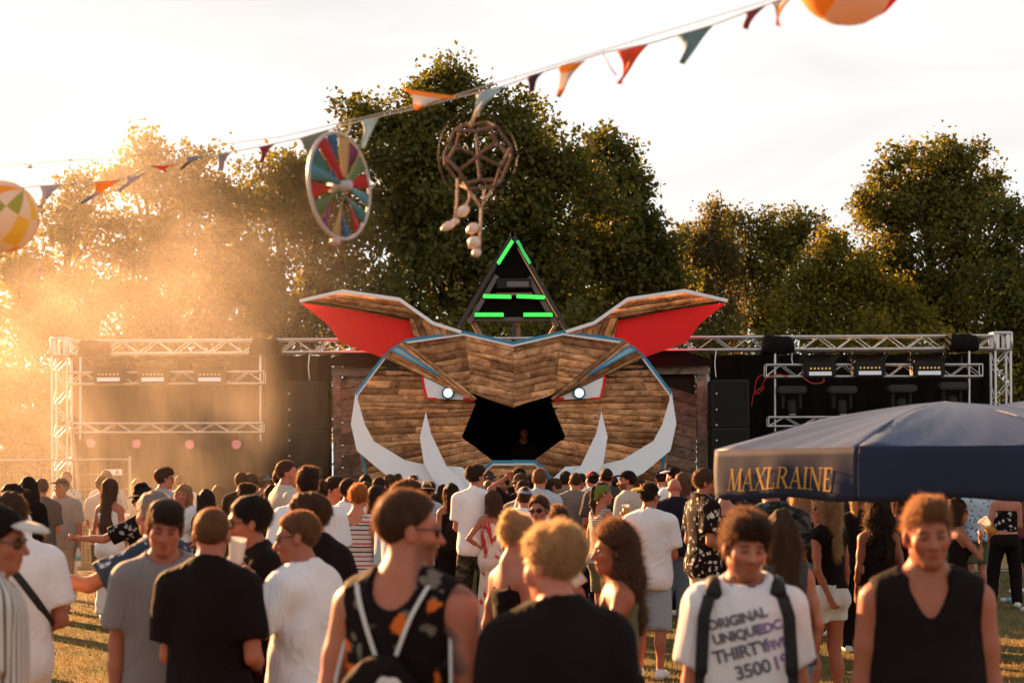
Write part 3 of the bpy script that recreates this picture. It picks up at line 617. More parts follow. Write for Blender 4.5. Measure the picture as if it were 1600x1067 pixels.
# ---------------------------------------------------------------- ground
def ground_mat():
    m, nt, b = newmat('dry_grass'); v = coords(nt); a = noise(nt, v, .35, 5); c = noise(nt, v, 3.5, 6, .7); e = noise(nt, v, 45, 3)
    g = ramp(nt, a, [(.35, (.17, .115, .045)), (.5, (.13, .105, .038)), (.65, (.07, .075, .022))])
    g = mixc(nt, .7, g, ramp(nt, c, [(.3, (.55, .5, .45)), (.7, (1.5, 1.45, 1.3))]), 'MULTIPLY'); g = mixc(nt, .6, g, ramp(nt, e, [(.3, (.45, .42, .4)), (.75, (1.6, 1.6, 1.5))]), 'MULTIPLY')
    nt.links.new(g, b.inputs['Base Color']); b.inputs['Roughness'].default_value = .95; b.inputs['Specular IOR Level'].default_value = .15
    bump(nt, b, e, .8, .03); return m
b = MB()
for i in range(20):
    for j in range(20):
        x0, x1, y0, y1 = -400+40*i, -360+40*i, -100+45*j, -55+45*j; b.poly([(x0, y0, 0), (x1, y0, 0), (x1, y1, 0), (x0, y1, 0)])
o = b.build('ground', ground_mat()); o['kind'] = 'structure'
def blades(n, xs, ys, seed, hmax):
    r = np.random.RandomState(seed); t = r.rand(n); y = ys[0]*(ys[1]/ys[0])**t; x = (xs[0]+(xs[1]-xs[0])*r.rand(n))*y/FPX
    h = (.015+hmax*r.rand(n)**2)[:, None]; p = np.stack([x, y, np.zeros(n)], 1); a = r.rand(n)*6.28; w = np.stack([np.cos(a), np.sin(a), 0*a], 1)*(.0022+.0009*y[:, None]*.3)
    tip = p+np.stack([r.randn(n)*.35, r.randn(n)*.35, np.ones(n)], 1)*h
    return np.stack([p-w, p+w, tip], 1).reshape(-1, 3)
def blade_mat():
    m, nt, b = newmat('grass_blades'); v = coords(nt); f = noise(nt, v, 1.2, 4); g = noise(nt, v, 60, 1)
    c = mixc(nt, .7, ramp(nt, f, [(.38, (.30, .20, .075)), (.52, (.2, .16, .05)), (.64, (.10, .12, .025))]), ramp(nt, g, [(.3, (.5, .5, .5)), (.7, (1.4, 1.4, 1.3))]), 'MULTIPLY')
    t = N(nt, 'BsdfTranslucent'); mx = N(nt, 'MixShader'); mx.inputs[0].default_value = .35; nt.links.new(c, b.inputs['Base Color']); nt.links.new(c, t.inputs['Color']); b.inputs['Roughness'].default_value = .8
    nt.links.new(b.outputs[0], mx.inputs[1]); nt.links.new(t.outputs[0], mx.inputs[2]); nt.links.new(mx.outputs[0], nt.nodes['Material Output'].inputs[0]); return m
GV = np.concatenate([blades(105000, (-830, 830), (7.5, 30), 3, .05)])
o = mesh_obj('grass', GV, np.arange(len(GV)).reshape(-1, 3), blade_mat(), smooth=False); tag(o, 'short dry yellow grass covering the festival field', 'grass', kind='stuff')
# ---------------------------------------------------------------- materials of the stage
ALU = plain('aluminium', (.62, .6, .58), .38, .85, .1, 20); BLK = plain('black_metal', (.009, .007, .006), .65, .1, .3, 8); BLKC = plain('black_cloth', (.011, .009, .008), .95, 0, .25, 4, .2, spec=.1)
WPAINT = plain('white_paint', (.93, .92, .93), .55, 0, .05, 5); BLUEP = plain('blue_paint', (.03, .27, .47), .6, 0, .25, 14); REDP = plain('red_paint', (.92, .012, .01), .7, 0, .1, 6)
PALEBLUE = plain('pale_blue_paint', (.33, .5, .55), .6, 0, .2, 9)
def wood_mat(name, cols, sc, axis, rot=(0, 0, 0), kn=True):
    m, nt, b = newmat(name); oi = N(nt, 'ObjectInfo'); t = N(nt, 'TexCoord'); ad = N(nt, 'VectorMath', operation='ADD')
    rv = N(nt, 'CombineXYZ'); mu = N(nt, 'Math', operation='MULTIPLY'); mu.inputs[1].default_value = 37.; nt.links.new(oi.outputs['Random'], mu.inputs[0])
    for i in range(3): nt.links.new(mu.outputs[0], rv.inputs[i])
    nt.links.new(t.outputs['Object'], ad.inputs[0]); nt.links.new(rv.outputs[0], ad.inputs[1])
    mp = N(nt, 'Mapping'); mp.inputs['Scale'].default_value = axis; mp.inputs['Rotation'].default_value = rot; nt.links.new(ad.outputs[0], mp.inputs[0])
    f = noise(nt, mp.outputs[0], sc, 6, .62, .7); g = noise(nt, ad.outputs[0], 4.2, 5, .65, .9)
    c = ramp(nt, f, cols)
    c = mixc(nt, .75, c, ramp(nt, g, [(.34, (.34, .27, .23)), (.43, (.84, .8, .78)), (.55, (1.1, 1.05, 1)), (.7, (1.4, 1.32, 1.25))]), 'MULTIPLY')
    vr = ramp(nt, oi.outputs['Random'], [(0, (.42, .36, .33)), (.3, (.75, .7, .66)), (.6, (1, 1, 1)), (1, (1.5, 1.36, 1.2))])
    c = mixc(nt, .9, c, vr, 'MULTIPLY')
    if kn:
        h = noise(nt, ad.outputs[0], 34, 3, .7); c = mixc(nt, ramp(nt, h, [(.6, (0, 0, 0)), (.68, (.85, .85, .85))]), c, (.035, .018, .012))
    nt.links.new(c, b.inputs['Base Color']); b.inputs['Roughness'].default_value = .85; b.inputs['Specular IOR Level'].default_value = .2; bump(nt, b, f, .8, .02); return m
BARK = wood_mat('bark_slab', [(.26, (.12, .05, .023)), (.4, (.42, .2, .088)), (.54, (.62, .33, .155)), (.7, (.8, .5, .28))], 2.2, (1.3, 3, 2.4))
GREYW = wood_mat('weathered_board', [(.3, (.2, .15, .115)), (.5, (.32, .245, .19)), (.7, (.42, .33, .26))], 2.5, (1.5, 3, 9), kn=False)
LUMBER = plain('lumber', (.36, .22, .12), .8, 0, .2, 5)
# ---------------------------------------------------------------- trees
def leaf_mat(name, c1, c2, tr, trc, yel=(.3, .22, .03)):
    m, nt, b = newmat(name); a = N(nt, 'Attribute', attribute_name='col'); sx = N(nt, 'SeparateColor'); nt.links.new(a.outputs['Color'], sx.inputs[0])
    v = coords(nt); n1 = noise(nt, v, .45, 3)
    c = mixc(nt, sx.outputs[0], c1, c2); c = mixc(nt, ramp(nt, n1, [(.4, (0, 0, 0)), (.7, (.6, .6, .6))]), c, tuple(x*1.5 for x in c2))
    c = mixc(nt, ramp(nt, sx.outputs[1], [(.96, (0, 0, 0)), (.985, (.7, .7, .7))]), c, yel)
    t = N(nt, 'BsdfTranslucent'); nt.links.new(mixc(nt, 1., c, trc, 'MULTIPLY'), t.inputs['Color']); mx = N(nt, 'MixShader'); mx.inputs[0].default_value = tr
    nt.links.new(c, b.inputs['Base Color']); b.inputs['Roughness'].default_value = .6; b.inputs['Specular IOR Level'].default_value = .15
    nt.links.new(b.outputs[0], mx.inputs[1]); nt.links.new(t.outputs[0], mx.inputs[2]); nt.links.new(mx.outputs[0], nt.nodes['Material Output'].inputs[0]); return m
LEAF_D = leaf_mat('leaf_maple', (.068, .074, .018), (.115, .112, .028), .34, (1.5, 1.5, .6)); LEAF_L = leaf_mat('leaf_oak', (.075, .08, .018), (.13, .122, .026), .36, (1.6, 1.5, .6))
LEAF_Y = leaf_mat('leaf_yellow', (.105, .1, .017), (.165, .14, .024), .4, (1.6, 1.5, .55)); LEAF_B = leaf_mat('leaf_birch', (.06, .06, .025), (.10, .09, .035), .45, (2.0, 1.8, 1.2))
TRUNK = plain('tree_bark', (.055, .038, .026), .95, 0, .35, 3, .6); BIRCHB = plain('birch_bark', (.3, .26, .22), .9, 0, .4, 4, .4)
def tree(label, d, base_px, blobs, mat, n, leaf=.15, trunk_r=.25, name='tree', droop=0, clump=.27, tw=9, bark=None, seed=1, dthick=.7, gaps=.0, group='trees behind the stage'):
    """blobs: (px, py, rx, ry) of crown masses as seen in the photo, given real depth; leaves sit on twigs spread through each mass"""
    r = np.random.RandomState(seed); s = FPX/d; base = at(base_px, HOR, d); base.z = 0
    root = thing(name, base, label, 'tree' if 'bush' not in name else 'bush', group)
    bl = []
    for px, py, rx, ry in blobs:
        c = at(px, py, d); bl.append((np.array(c-base), np.array((rx/s, (rx+ry)*.5*dthick/s, ry/s))))
    sub = []                                  # every mass breaks up into uneven sprays of foliage with gaps between them
    for c, rad in bl:
        sub.append((c, rad*.5)); ns_ = int(12+6*rad[0])
        for q in range(ns_):
            dv = r.randn(3); dv /= np.linalg.norm(dv); k_ = .2+.24*r.rand(); sub.append((c+dv*rad*(.5+.58*r.rand()), np.maximum(rad*k_, .32)*np.array((1.15, 1., .8))))
    area = np.array([b_[1][0]*b_[1][2] for b_ in sub]); nt_ = n//tw; cnt = r.multinomial(nt_, area/area.sum()); tw_p = []
    for (c, rad), k in zip(sub, cnt):
        dv = r.randn(k, 3); dv /= np.linalg.norm(dv, axis=1, keepdims=True); rr = r.rand(k, 1)**.5
        lump = 1+.14*np.sin(dv@np.array((5., 3, 4))+c[0])+.1*np.sin(dv@np.array((-7., 9, 6))+c[2]); tw_p.append(c+dv*rr*rad*lump[:, None]*(1+.07*r.randn(k, 1)))
    tp = np.concatenate(tw_p)
    if gaps:                                  # holes through the crown where the sky shows
        f = np.sin(tp[:, 0]*1.7+seed)+np.sin(tp[:, 2]*2.1+tp[:, 0]*.6)+np.sin(tp[:, 0]*3.3-tp[:, 2]*2.7); tp = tp[(f < 2.1-gaps) | (r.rand(len(tp)) < .35)]
    k = len(tp); P = np.repeat(tp, tw, 0)+r.randn(k*tw, 3)*clump*np.array((.62, .62, .62)); 
    if droop: P[:, 2] -= np.abs(r.randn(k*tw))*droop
    m = len(P); ax = r.randn(m, 3); ax[:, 2] -= .35+droop*2; ax /= np.linalg.norm(ax, axis=1, keepdims=True); sd = np.cross(ax, r.randn(m, 3)); sd /= np.linalg.norm(sd, axis=1, keepdims=True); nn = np.cross(ax, sd)
    L = (leaf*(.6+.8*r.rand(m)))[:, None]; w = L*.34
    V = np.stack([P, P+ax*L*.45+sd*w+nn*L*.08, P+ax*L, P+ax*L*.45-sd*w+nn*L*.08], 1).reshape(-1, 3)
    V = V[np.repeat(P[:, 2] > .05, 4)]; m = len(V)//4; cc = np.repeat(r.rand(m, 3), 4, 0)
    co = mesh_obj('crown', V, np.arange(m*4).reshape(-1, 4), mat, root, smooth=False, col=cc); co['kind'] = 'stuff'
    b = MB(); bx = [x for x in bl]; top = max(bx, key=lambda q: q[0][2]); mean = np.mean([q[0] for q in bx], 0)
    fork = Vector((mean[0]*.5, 0, max(1.5, min(q[0][2]-q[1][2]*.6 for q in bx))*1.0)); b.tube([(0, 0, -.1), fork*.5+Vector((.1, 0, 0)), fork], trunk_r, 9, trunk_r*.75); b.build('trunk', bark or TRUNK, root, True)
    for c, rad in bx:
        e = Vector(c); mid = fork.lerp(e, .55)+Vector((0, 0, -.12*(e-fork).length)); b2 = MB(); b2.tube([fork+(mid-fork)*t_ if t_ <= 1 else mid+(e-mid)*(t_-1) for t_ in (0, .5, 1, 1.5, 2)], trunk_r*.5, 7, .04)
        for q in range(5):
            dv = Vector(r.randn(3)).normalized(); st = mid.lerp(e, r.rand()); en = e+Vector((dv.x*rad[0], dv.y*rad[1], abs(dv.z)*rad[2]))*.75; b2.tube([st, st.lerp(en, .5)+Vector((0, 0, .1)), en], trunk_r*.17, 5, .012)
        b2.build('limb', bark or TRUNK, root, True)
    return root
tree('tall broad dark green maple tree rising behind the boar head', 50, 770, [(640, 235, 100, 100), (735, 215, 95, 95), (820, 235, 80, 95), (610, 340, 105, 110), (720, 340, 130, 120), (850, 330, 110, 110), (600, 470, 110, 90), (740, 460, 140, 90), (860, 450, 120, 90), (570, 190, 38, 48), (700, 140, 60, 32)], LEAF_D, 72000, .172, .42, seed=2)
tree('dark green maple tree with a peaked top right of the tall maple', 52, 970, [(940, 280, 55, 62), (985, 330, 60, 65), (930, 370, 80, 80), (1010, 400, 62, 75), (960, 460, 105, 75), (1040, 450, 55, 70), (945, 240, 26, 30)], LEAF_D, 36000, .172, .3, seed=3)
tree('sunlit hazy tree in the smoke at left of the tall maple', 51, 440, [(440, 300, 75, 65), (500, 340, 70, 85), (400, 380, 90, 80), (480, 450, 95, 80), (350, 470, 80, 70), (520, 270, 35, 45), (430, 530, 120, 50)], LEAF_L, 24000, .175, .3, seed=4, gaps=.5)
tree('backlit tree glowing in the smoke above the left truss', 49, 260, [(225, 265, 65, 48), (310, 285, 70, 50), (270, 340, 100, 75), (360, 340, 60, 65), (200, 400, 80, 70), (290, 440, 110, 80), (150, 480, 90, 80), (240, 540, 120, 60)], LEAF_L, 24000, .175, .3, seed=5, gaps=.9)
tree('thin backlit tree at the far left edge', 48, 40, [(120, 300, 38, 36), (110, 360, 62, 52), (60, 430, 70, 55), (30, 520, 80, 70), (110, 500, 70, 75), (20, 620, 80, 80), (80, 640, 70, 90)], LEAF_Y, 19000, .165, .22, seed=6, gaps=1.1)
tree('slender birch tree with hanging twigs right of the maples', 55, 1100, [(1115, 345, 28, 42), (1075, 370, 30, 45), (1135, 390, 30, 45), (1100, 430, 42, 60), (1060, 460, 28, 55), (1140, 470, 35, 60), (1100, 520, 50, 50)], LEAF_B, 17000, .12, .14, 'birch_tree', droop=.45, clump=.22, bark=BIRCHB, seed=7)
tree('dark rounded tree between the birch and the oak', 58, 1210, [(1165, 375, 48, 50), (1225, 368, 52, 50), (1255, 355, 26, 38), (1120, 420, 50, 60), (1200, 440, 75, 70), (1250, 470, 60, 60), (1180, 510, 60, 50)], LEAF_D, 24000, .14, .25, seed=8)
tree('yellow green oak tree low in front of the tall oak', 47, 1300, [(1262, 432, 32, 30), (1296, 392, 30, 26), (1340, 428, 36, 30), (1238, 478, 34, 28), (1312, 462, 36, 30), (1385, 462, 40, 30), (1282, 510, 58, 34), (1365, 516, 58, 34), (1420, 500, 36, 30)], LEAF_Y, 24000, .13, .2, seed=9, gaps=.2)
tree('tall spreading oak tree at the right', 52, 1480, [(1440, 270, 70, 58), (1500, 260, 42, 52), (1380, 330, 52, 62), (1450, 340, 85, 70), (1510, 350, 45, 60), (1400, 420, 70, 70), (1490, 430, 90, 75), (1440, 500, 110, 55), (1545, 300, 22, 34)], LEAF_L, 42000, .145, .34, seed=10, gaps=.2)
tree('dark leafy tree at the right edge behind the truss', 49, 1590, [(1570, 350, 45, 42), (1610, 400, 70, 70), (1560, 460, 70, 70), (1620, 500, 90, 80), (1590, 580, 80, 70)], LEAF_D, 24000, .145, .25, seed=11)
for i, (px, py, rx, ry, mt_, lb) in enumerate(((60, 690, 90, 60, LEAF_Y, 'yellowish bush behind the wire fence at left'), (180, 620, 110, 90, LEAF_L, 'hazy bush behind the left light truss'), (700, 560, 180, 110, LEAF_D, 'dark bush behind the triangle sign'), (950, 580, 160, 100, LEAF_D, 'dark bush behind the right ear of the boar head'), (1180, 590, 120, 80, LEAF_D, 'dark bush behind the right speaker stack'), (1400, 580, 160, 70, LEAF_Y, 'yellow green bush behind the right light truss'), (420, 600, 120, 80, LEAF_L, 'hazy bush behind the left speaker stack'))):
    tree(lb, 45.5, px, [(px-rx*.4, py, rx*.6, ry), (px+rx*.4, py+10, rx*.6, ry*.9), (px, py+60, rx, ry)], mt_, 9000, .15, .1, 'bush', seed=30+i, group='bushes behind the stage')
# ---------------------------------------------------------------- boar head stage front
DB = 29.3; SB = FPX/DB; BX = 802.5
def wp(px, py, off=0):                    # point of the stage front: photo pixel on the stage plane, moved off metres towards the crowd
    p = at(px, py, DB); return Vector((p.x, DB-off, p.z))
boar = thing('boar_head', (0, 0, 0), 'giant wooden boar head stage front with white tusks and red ears', 'stage front')
def facet_fn(pts):                        # plane through photo points with offsets
    A = np.array([(p[0], p[1], 1) for p in pts], float); o_ = np.array([p[2] for p in pts], float); c = np.linalg.lstsq(A, o_, rcond=None)[0]
    return lambda x, y: c[0]*x+c[1]*y+c[2]
def scan(poly, t, ang):                   # interval of the line (across = t) inside polygon, in coordinates turned by ang
    ca, sa = math.cos(ang), math.sin(ang); xs = []
    q = [(p[0]*ca+p[1]*sa, -p[0]*sa+p[1]*ca) for p in poly]
    for i in range(len(q)):
        a, b_ = q[i], q[(i+1) % len(q)]
        if (a[1] > t) != (b_[1] > t): xs.append(a[0]+(b_[0]-a[0])*(t-a[1])/(b_[1]-a[1]))
    xs.sort(); return [(xs[i], xs[i+1]) for i in range(0, len(xs)-1, 2)]
PR = random.Random(5)
def planks(panel, poly, ang, wmin, wmax, mat, splits=.35, bulge=.042, taper=0):
    """clad a flat facet with single bark slabs: each its own mesh with a rounded, uneven face"""
    fn = facet_fn(poly); ca, sa = math.cos(ang), math.sin(ang); qs = [-p[0]*sa+p[1]*ca for p in poly]; t = min(qs)+.3; tmax = max(qs)
    while t < tmax-1.2:
        w = PR.uniform(wmin, wmax); t2 = min(t+w, tmax-.2)
        if tmax-t2 < wmin*.5: t2 = tmax-.2
        NA = 5; rows = []; ph = PR.random()*6
        for k in range(NA):
            tt = t+(t2-t)*k/(NA-1); iv = scan(poly, min(max(tt, min(qs)+.05), tmax-.05), ang)
            rows.append((tt, max(iv, key=lambda q: q[1]-q[0]) if iv else None))
        if all(r_[1] for r_ in rows):
            cuts = [0, 1]
            ln = rows[2][1][1]-rows[2][1][0]
            if ln > 60 and PR.random() < splits: cuts = [0, PR.uniform(.3, .7), 1]
            for c0, c1 in zip(cuts, cuts[1:]):
                n = max(3, int(ln*(c1-c0)/9)); b = MB(); gap = .36
                for k, (tt, (a, e)) in enumerate(rows):
                    pr = math.sin(math.pi*(k+.35)/(NA-.3))
                    for j in range(n+1):
                        f_ = c0+(c1-c0)*j/n; x_ = a+(e-a)*f_; wob = .55*math.sin(x_*.11+ph)+.4*math.sin(x_*.29+ph*2)
                        if c0 == 0 and j == 0: wob = 0; 
                        tq = tt+(wob if 0 < k < NA-1 else wob*.6)+(gap if k == 0 else -gap if k == NA-1 else 0)
                        X, Y = x_*ca-tq*sa, x_*sa+tq*ca
                        b.v.append(tuple(wp(X, Y, fn(X, Y)+.012+bulge*(pr-.3)*(.75+.4*math.sin(x_*.07+ph)))))
                for k in range(NA-1):
                    for j in range(n): i0 = k*(n+1)+j; b.f.append((i0, i0+1, i0+n+2, i0+n+1))
                o = b.build('plank', mat, panel, True)
        t = t2
def panel(name, poly, parent, mat, thick=.05, back=.0):
    fn = facet_fn(poly); b = MB(); b.prism([wp(p[0], p[1], fn(p[0], p[1])-back) for p in poly], (0, thick, 0)); return b.build(name, mat, parent)
DARKW = plain('dark_backing', (.03, .018, .012), .95)
def mir(poly): return [(2*BX-p[0], p[1]-.5, p[2]) for p in reversed(poly)]
def strip(name, pts, wd, off, mat, parent, th=.03):     # painted edge board following a polyline of (px, py, offset)
    P = [wp(p[0], p[1], p[2]+off) for p in pts]; b = MB(); n = len(P); L, R = [], []
    for i in range(n):
        t_ = (P[min(i+1, n-1)]-P[max(i-1, 0)]); t_.y = 0; t_.normalize(); nv = Vector((-t_.z, 0, t_.x))*wd*.5/SB*1.0; L.append(P[i]+nv); R.append(P[i]-nv)
    for i in range(n-1): b.prism([L[i], L[i+1], R[i+1], R[i]], (0, th, 0))
    return b.build(name, mat, parent)
fore_c = [(726.5, 523, .35), (802.5, 541.5, .5), (802.5, 640.5, .78), (740, 618, .62)]
fore_o = [(634, 535.5, .2), (726.5, 523, .35), (740, 618, .62), (690, 583, .45)]
fore_c2 = [(740, 618, .62), (802.5, 640.5, .78), (790, 638, .75), (747, 631, .64)]
brow = [(621, 543, .3), (634, 535.5, .3), (690, 578, .55), (747, 626, .74), (742, 629, .72), (683, 588, .56)]
brow_l = [(600, 560, .2), (614, 549, .25), (683, 587.5, .5), (742, 628.5, .68), (700, 607, .5), (661, 589, .38)]
cheek = [(557, 616, 0), (600, 559.5, .03), (661, 590, .22), (745, 629, .45), (722.7, 683.5, .42), (770.5, 719.5, .5), (757, 733, .46), (757, 775, .44), (568, 775, .0), (562, 705, .0)]
chin = [(770, 722, .62), (802.5, 722, .66), (802.5, 790, .66), (740, 790, .55), (757, 733, .58)]
wedge = [(612, 549, .38), (623, 543, .38), (690, 590, .55)]
for side in (0, 1):
    mm = (lambda q: q) if side == 0 else mir
    sg = 1 if side == 0 else -1
    pn = panel('forehead_panel', mm(fore_c), boar, DARKW); planks(pn, mm(fore_c), sg*math.radians(13), 7.5, 13.5, BARK, .15)
    pn = panel('forehead_panel', mm(fore_o), boar, DARKW); planks(pn, mm(fore_o), -sg*math.radians(9), 7.5, 13.5, BARK, .1)
    pn = panel('brow_panel', mm(brow), boar, DARKW); planks(pn, mm(brow), sg*math.radians(39), 6, 9, BARK, 0)
    pn = panel('brow_panel', mm(brow_l), boar, DARKW); planks(pn, mm(brow_l), sg*math.radians(27), 7, 10, BARK, 0)
    pn = panel('cheek_panel', mm(cheek), boar, DARKW)
    up = [(557, 616, 0), (600, 559.5, .03), (661, 590, .22), (668.5, 624.5, .25), (745, 630, .45), (741, 640, .44), (559, 640, 0)]
    midp = [(559, 640, 0), (741, 640, .44), (722.7, 683.5, .42), (728, 688, .43), (562, 700, 0)]
    low = [(562, 700, 0), (728, 688, .43), (770.5, 719.5, .5), (757, 733, .46), (757, 775, .44), (568, 775, 0)]
    planks(pn, mm(up), sg*math.radians(1.5), 7, 12.5, BARK, .5); planks(pn, mm(midp), -sg*math.radians(2), 7, 12.5, BARK, .5); planks(pn, mm(low), -sg*math.radians(12), 8, 14, BARK, .4)
    pn = panel('chin_panel', mm(chin), boar, DARKW); planks(pn, mm(chin), sg*math.radians(2), 9.5, 12, BARK, .2)
    # edges painted blue over white
    top = mm([(634, 535, .3), (726.5, 523, .42), (802.5, 541.5, .56)]); strip('white_edge', [(x, y+2.2, o_) for x, y, o_ in top], 4.5, .02, WPAINT, boar); strip('blue_edge', [(x, y-.8, o_) for x, y, o_ in top], 4, .03, BLUEP, boar)
    edge = mm([(634, 535, .25), (614, 548, .2), (599, 560, .16), (557.5, 615, .12), (556, 622, .12)]); strip('white_edge', [(x+sg*1.8, y+1.4, o_) for x, y, o_ in edge], 4.5, .02, WPAINT, boar); strip('blue_edge', edge, 4, .03, BLUEP, boar)
    strip('blue_edge', mm([(567, 712, .12), (573.5, 745, .12), (576, 770, .12)]), 4.5, .02, BLUEP, boar)
    strip('white_edge', mm([(757, 736, .62), (771, 725.5, .68), (802.5, 725.5, .7)]), 4, .02, WPAINT, boar); strip('blue_edge', mm([(746, 748, .6), (757, 733, .64), (770.5, 721.5, .7), (802.5, 721.5, .72)]), 4, .03, BLUEP, boar)
    w_ = mm(wedge); pn = panel('brow_wedge', w_, boar, PALEBLUE, .03, -.03); strip('blue_edge', [w_[0], w_[2]] if side == 0 else [w_[2], w_[0]], 2.4, .055, BLUEP, pn); strip('blue_edge', [w_[1], w_[2]] if side == 0 else [w_[1], w_[0]], 2.2, .05, BLUEP, pn); strip('blue_edge', [w_[0], w_[1]] if side == 0 else [w_[2], w_[1]], 2.4, .06, BLUEP, pn)
    # eye
    ey = mm([(662, 590.5, .42), (669, 624, .42), (741.5, 627.7, .52)]); eo = panel('eye', ey, boar, WPAINT, .04, -.03)
    er = mm([(662, 590.5, .42), (664.5, 607, .42), (669, 624, .42), (684, 625, .44)]); strip('red_rim', er, 3.6, .045, REDP, eo); strip('red_rim', mm([(725, 625.5, .5), (742, 627.3, .52)]), 4.5, .048, REDP, eo)
    cx = 702 if side == 0 else 2*BX-702
    for nm, rad, of, mt in (('iris_ring', 9.6, .1, plain('teal_paint', (.012, .11, .17), .5)), ('iris_edge', 7.6, .115, plain('iris_white', (.5, .7, .75), .5)), ('pupil_lamp', 6.4, .13, emis('eye_lamp', (.62, .95, .9), .3, (.8, .9, .85)))):
        b = MB(); c = wp(cx, 616.5, .47+of); b.prism([c+Vector((math.cos(k*math.pi/12)*rad/SB, 0, math.sin(k*math.pi/12)*rad/SB)) for k in range(24)], (0, .012, 0)); b.build(nm, mt, eo)
    # tusks
    outer = mm([(558.5, 616, .35), (573.5, 664.5, .45), (587.5, 690, .5), (635.5, 719, .6), (667, 726, .66), (724, 730, .75), (742, 747, .78), (748, 776, .78), (700, 774, .74), (650, 762, .65), (604, 740, .55), (561, 704.5, .42), (551.5, 663, .36)])
    inner = mm([(669, 646, .8), (677, 679.5, .85), (701, 729, .92), (721, 746, .95), (735, 770, .97), (703, 769, .96), (680, 748, .92), (666.5, 725, .88), (660, 685, .84)])
    for nm, pl in (('outer_tusk', outer), ('inner_tusk', inner)):
        pn = panel(nm, pl, boar, WPAINT, .05)
    # ear
    tip = (470.5, 473); S = 0 if side == 0 else 1
    ear_top = mm([(470.5, 472.5, .1), (539, 457.5, .25), (627, 470.5, .35), (678.5, 507.5, .35), (722, 521.5, .32), (716, 526, .3), (655, 532, .2), (641, 502, .15), (560, 483, .1)])
    pn = panel('ear_panel', ear_top, boar, DARKW, .06)
    band1 = mm([(474, 473.5, .12), (539, 460.5, .34), (626, 474, .44), (668, 503, .42), (641, 501, .28), (560, 484, .18)])
    planks(pn, band1, sg*math.radians(9), 7, 10, BARK, .2)
    band2 = mm([(641, 501, .3), (668, 503, .44), (680, 510, .44), (721, 523, .42), (700, 528, .36), (649, 532, .28)]); planks(pn, band2, sg*math.radians(68), 8, 11, BARK, 0)
    strip('white_edge', mm([(470.5, 472.5, .2), (539, 459, .4), (627, 472.5, .48), (678.5, 509, .48), (722, 522.5, .44)]), 5.2, .03, WPAINT, pn)
    red = mm([(470.5, 474, .08), (560, 486, .1), (641, 503, .14), (648.5, 533, .14), (634, 538, .12), (614, 551, .1), (598, 559, .08), (533, 536, .04), (513, 508, .03)]); panel('ear_lining', red, boar, REDP, .04, -.02)
# nose opening: a dark booth with a DJ inside
NB = plain('booth_black', (.006, .005, .005), .95, spec=.05); ns = [(747, 632), (802.5, 641), (858, 632), (882, 683), (834.5, 719.5), (770.5, 719.5), (723, 683.5)]
b = MB(); fr_ = [wp(x, y, .42) for x, y in ns]; bk_ = [wp(x, y, .42)+Vector((0, 2.2, 0)) for x, y in ns]
for i in range(7): b.poly([fr_[i], fr_[(i+1) % 7], bk_[(i+1) % 7], bk_[i]])
b.poly(bk_); b.build('snout_opening', NB, boar)
# posts that carry the boar front down to the ground
for x in (575, 690, 802, 915, 1030):
    b = MB(); p = wp(x, 760, 0); b.box((p.x-.05, DB+.06, 0), (p.x+.05, DB+.16, p.z+.15)); b.build('support_post', LUMBER, boar)
# ---------------------------------------------------------------- wooden shed behind the boar front
DS = 30.2
shed = thing('wooden_shed', (0, 0, 0), 'weathered grey board shed standing behind the boar head', 'shed')
def sp(px, py): return at(px, py, DS)
for x0, x1 in ((521, 534), (1088, 1104)):
    a, c = sp(x0, 583 if x0 < 800 else 577), sp(x1, 745); b = MB(); b.box((a.x, DS-.12, 0), (c.x, DS+.02, a.z)); b.build('corner_post', GREYW, shed, bevel=.008)
for x0, x1, tilt_, ztop in ((533.5, 640, .12, 590), (965, 1088.5, -.3, 580)):
    A, C_ = sp(x0, 745), sp(x1, 745); y = ztop; W_ = C_.x-A.x
    while y < 860:
        z1 = sp(x0, y).z; z0 = sp(x0, y+17.5).z; dz = W_*tilt_*(1 if x0 < 800 else 1)
        za, zb = (0, dz) if x0 < 800 else (0, dz)
        b = MB(); pts = [Vector((A.x, DS, max(z0+za, 0))), Vector((C_.x, DS, max(z0+zb, 0))), Vector((C_.x, DS, max(z1+zb-.012, .01))), Vector((A.x, DS, max(z1+za-.012, .01)))]
        b.prism(pts, (0, .03, 0)); b.build('board', GREYW, shed); y += 17.5
b = MB(); a, c = sp(519, 566), sp(1106, 558); b.box((a.x, DS-.14, a.z-.28), (c.x, DS-.05, a.z-.1)); b.build('top_beam', GREYW, shed, bevel=.01)
b = MB(); a, c = sp(515, 553), sp(1108, 553)
b.v = [(a.x, DS-.35, a.z-.12), (c.x, DS-.35, c.z-.12), (c.x-.15, DS+2.5, c.z+.18), (a.x+.15, DS+2.5, a.z+.18), (a.x, DS-.37, a.z-.26), (c.x, DS-.37, c.z-.26), (a.x+.6, DS-.3, a.z+.08), (c.x-.6, DS-.3, c.z+.06)]
b.f = [(0, 1, 5, 4), (0, 6, 7, 1), (6, 3, 2, 7), (0, 3, 6), (1, 7, 2)]; b.build('tarp_roof', BLKC, shed)
b = MB(); b.box((a.x+.2, DS+2.2, 0), (c.x-.2, DS+2.3, a.z-.1)); b.build('rear_wall', BLKC, shed)
for x0, x1 in ((533, 640), (965, 1089)): A, C_ = sp(x0, 570), sp(x1, 745); b = MB(); b.box((A.x+.03, DS+.06, 0), (C_.x-.03, DS+.1, A.z)); b.build('wall_backing', DARKW, shed)
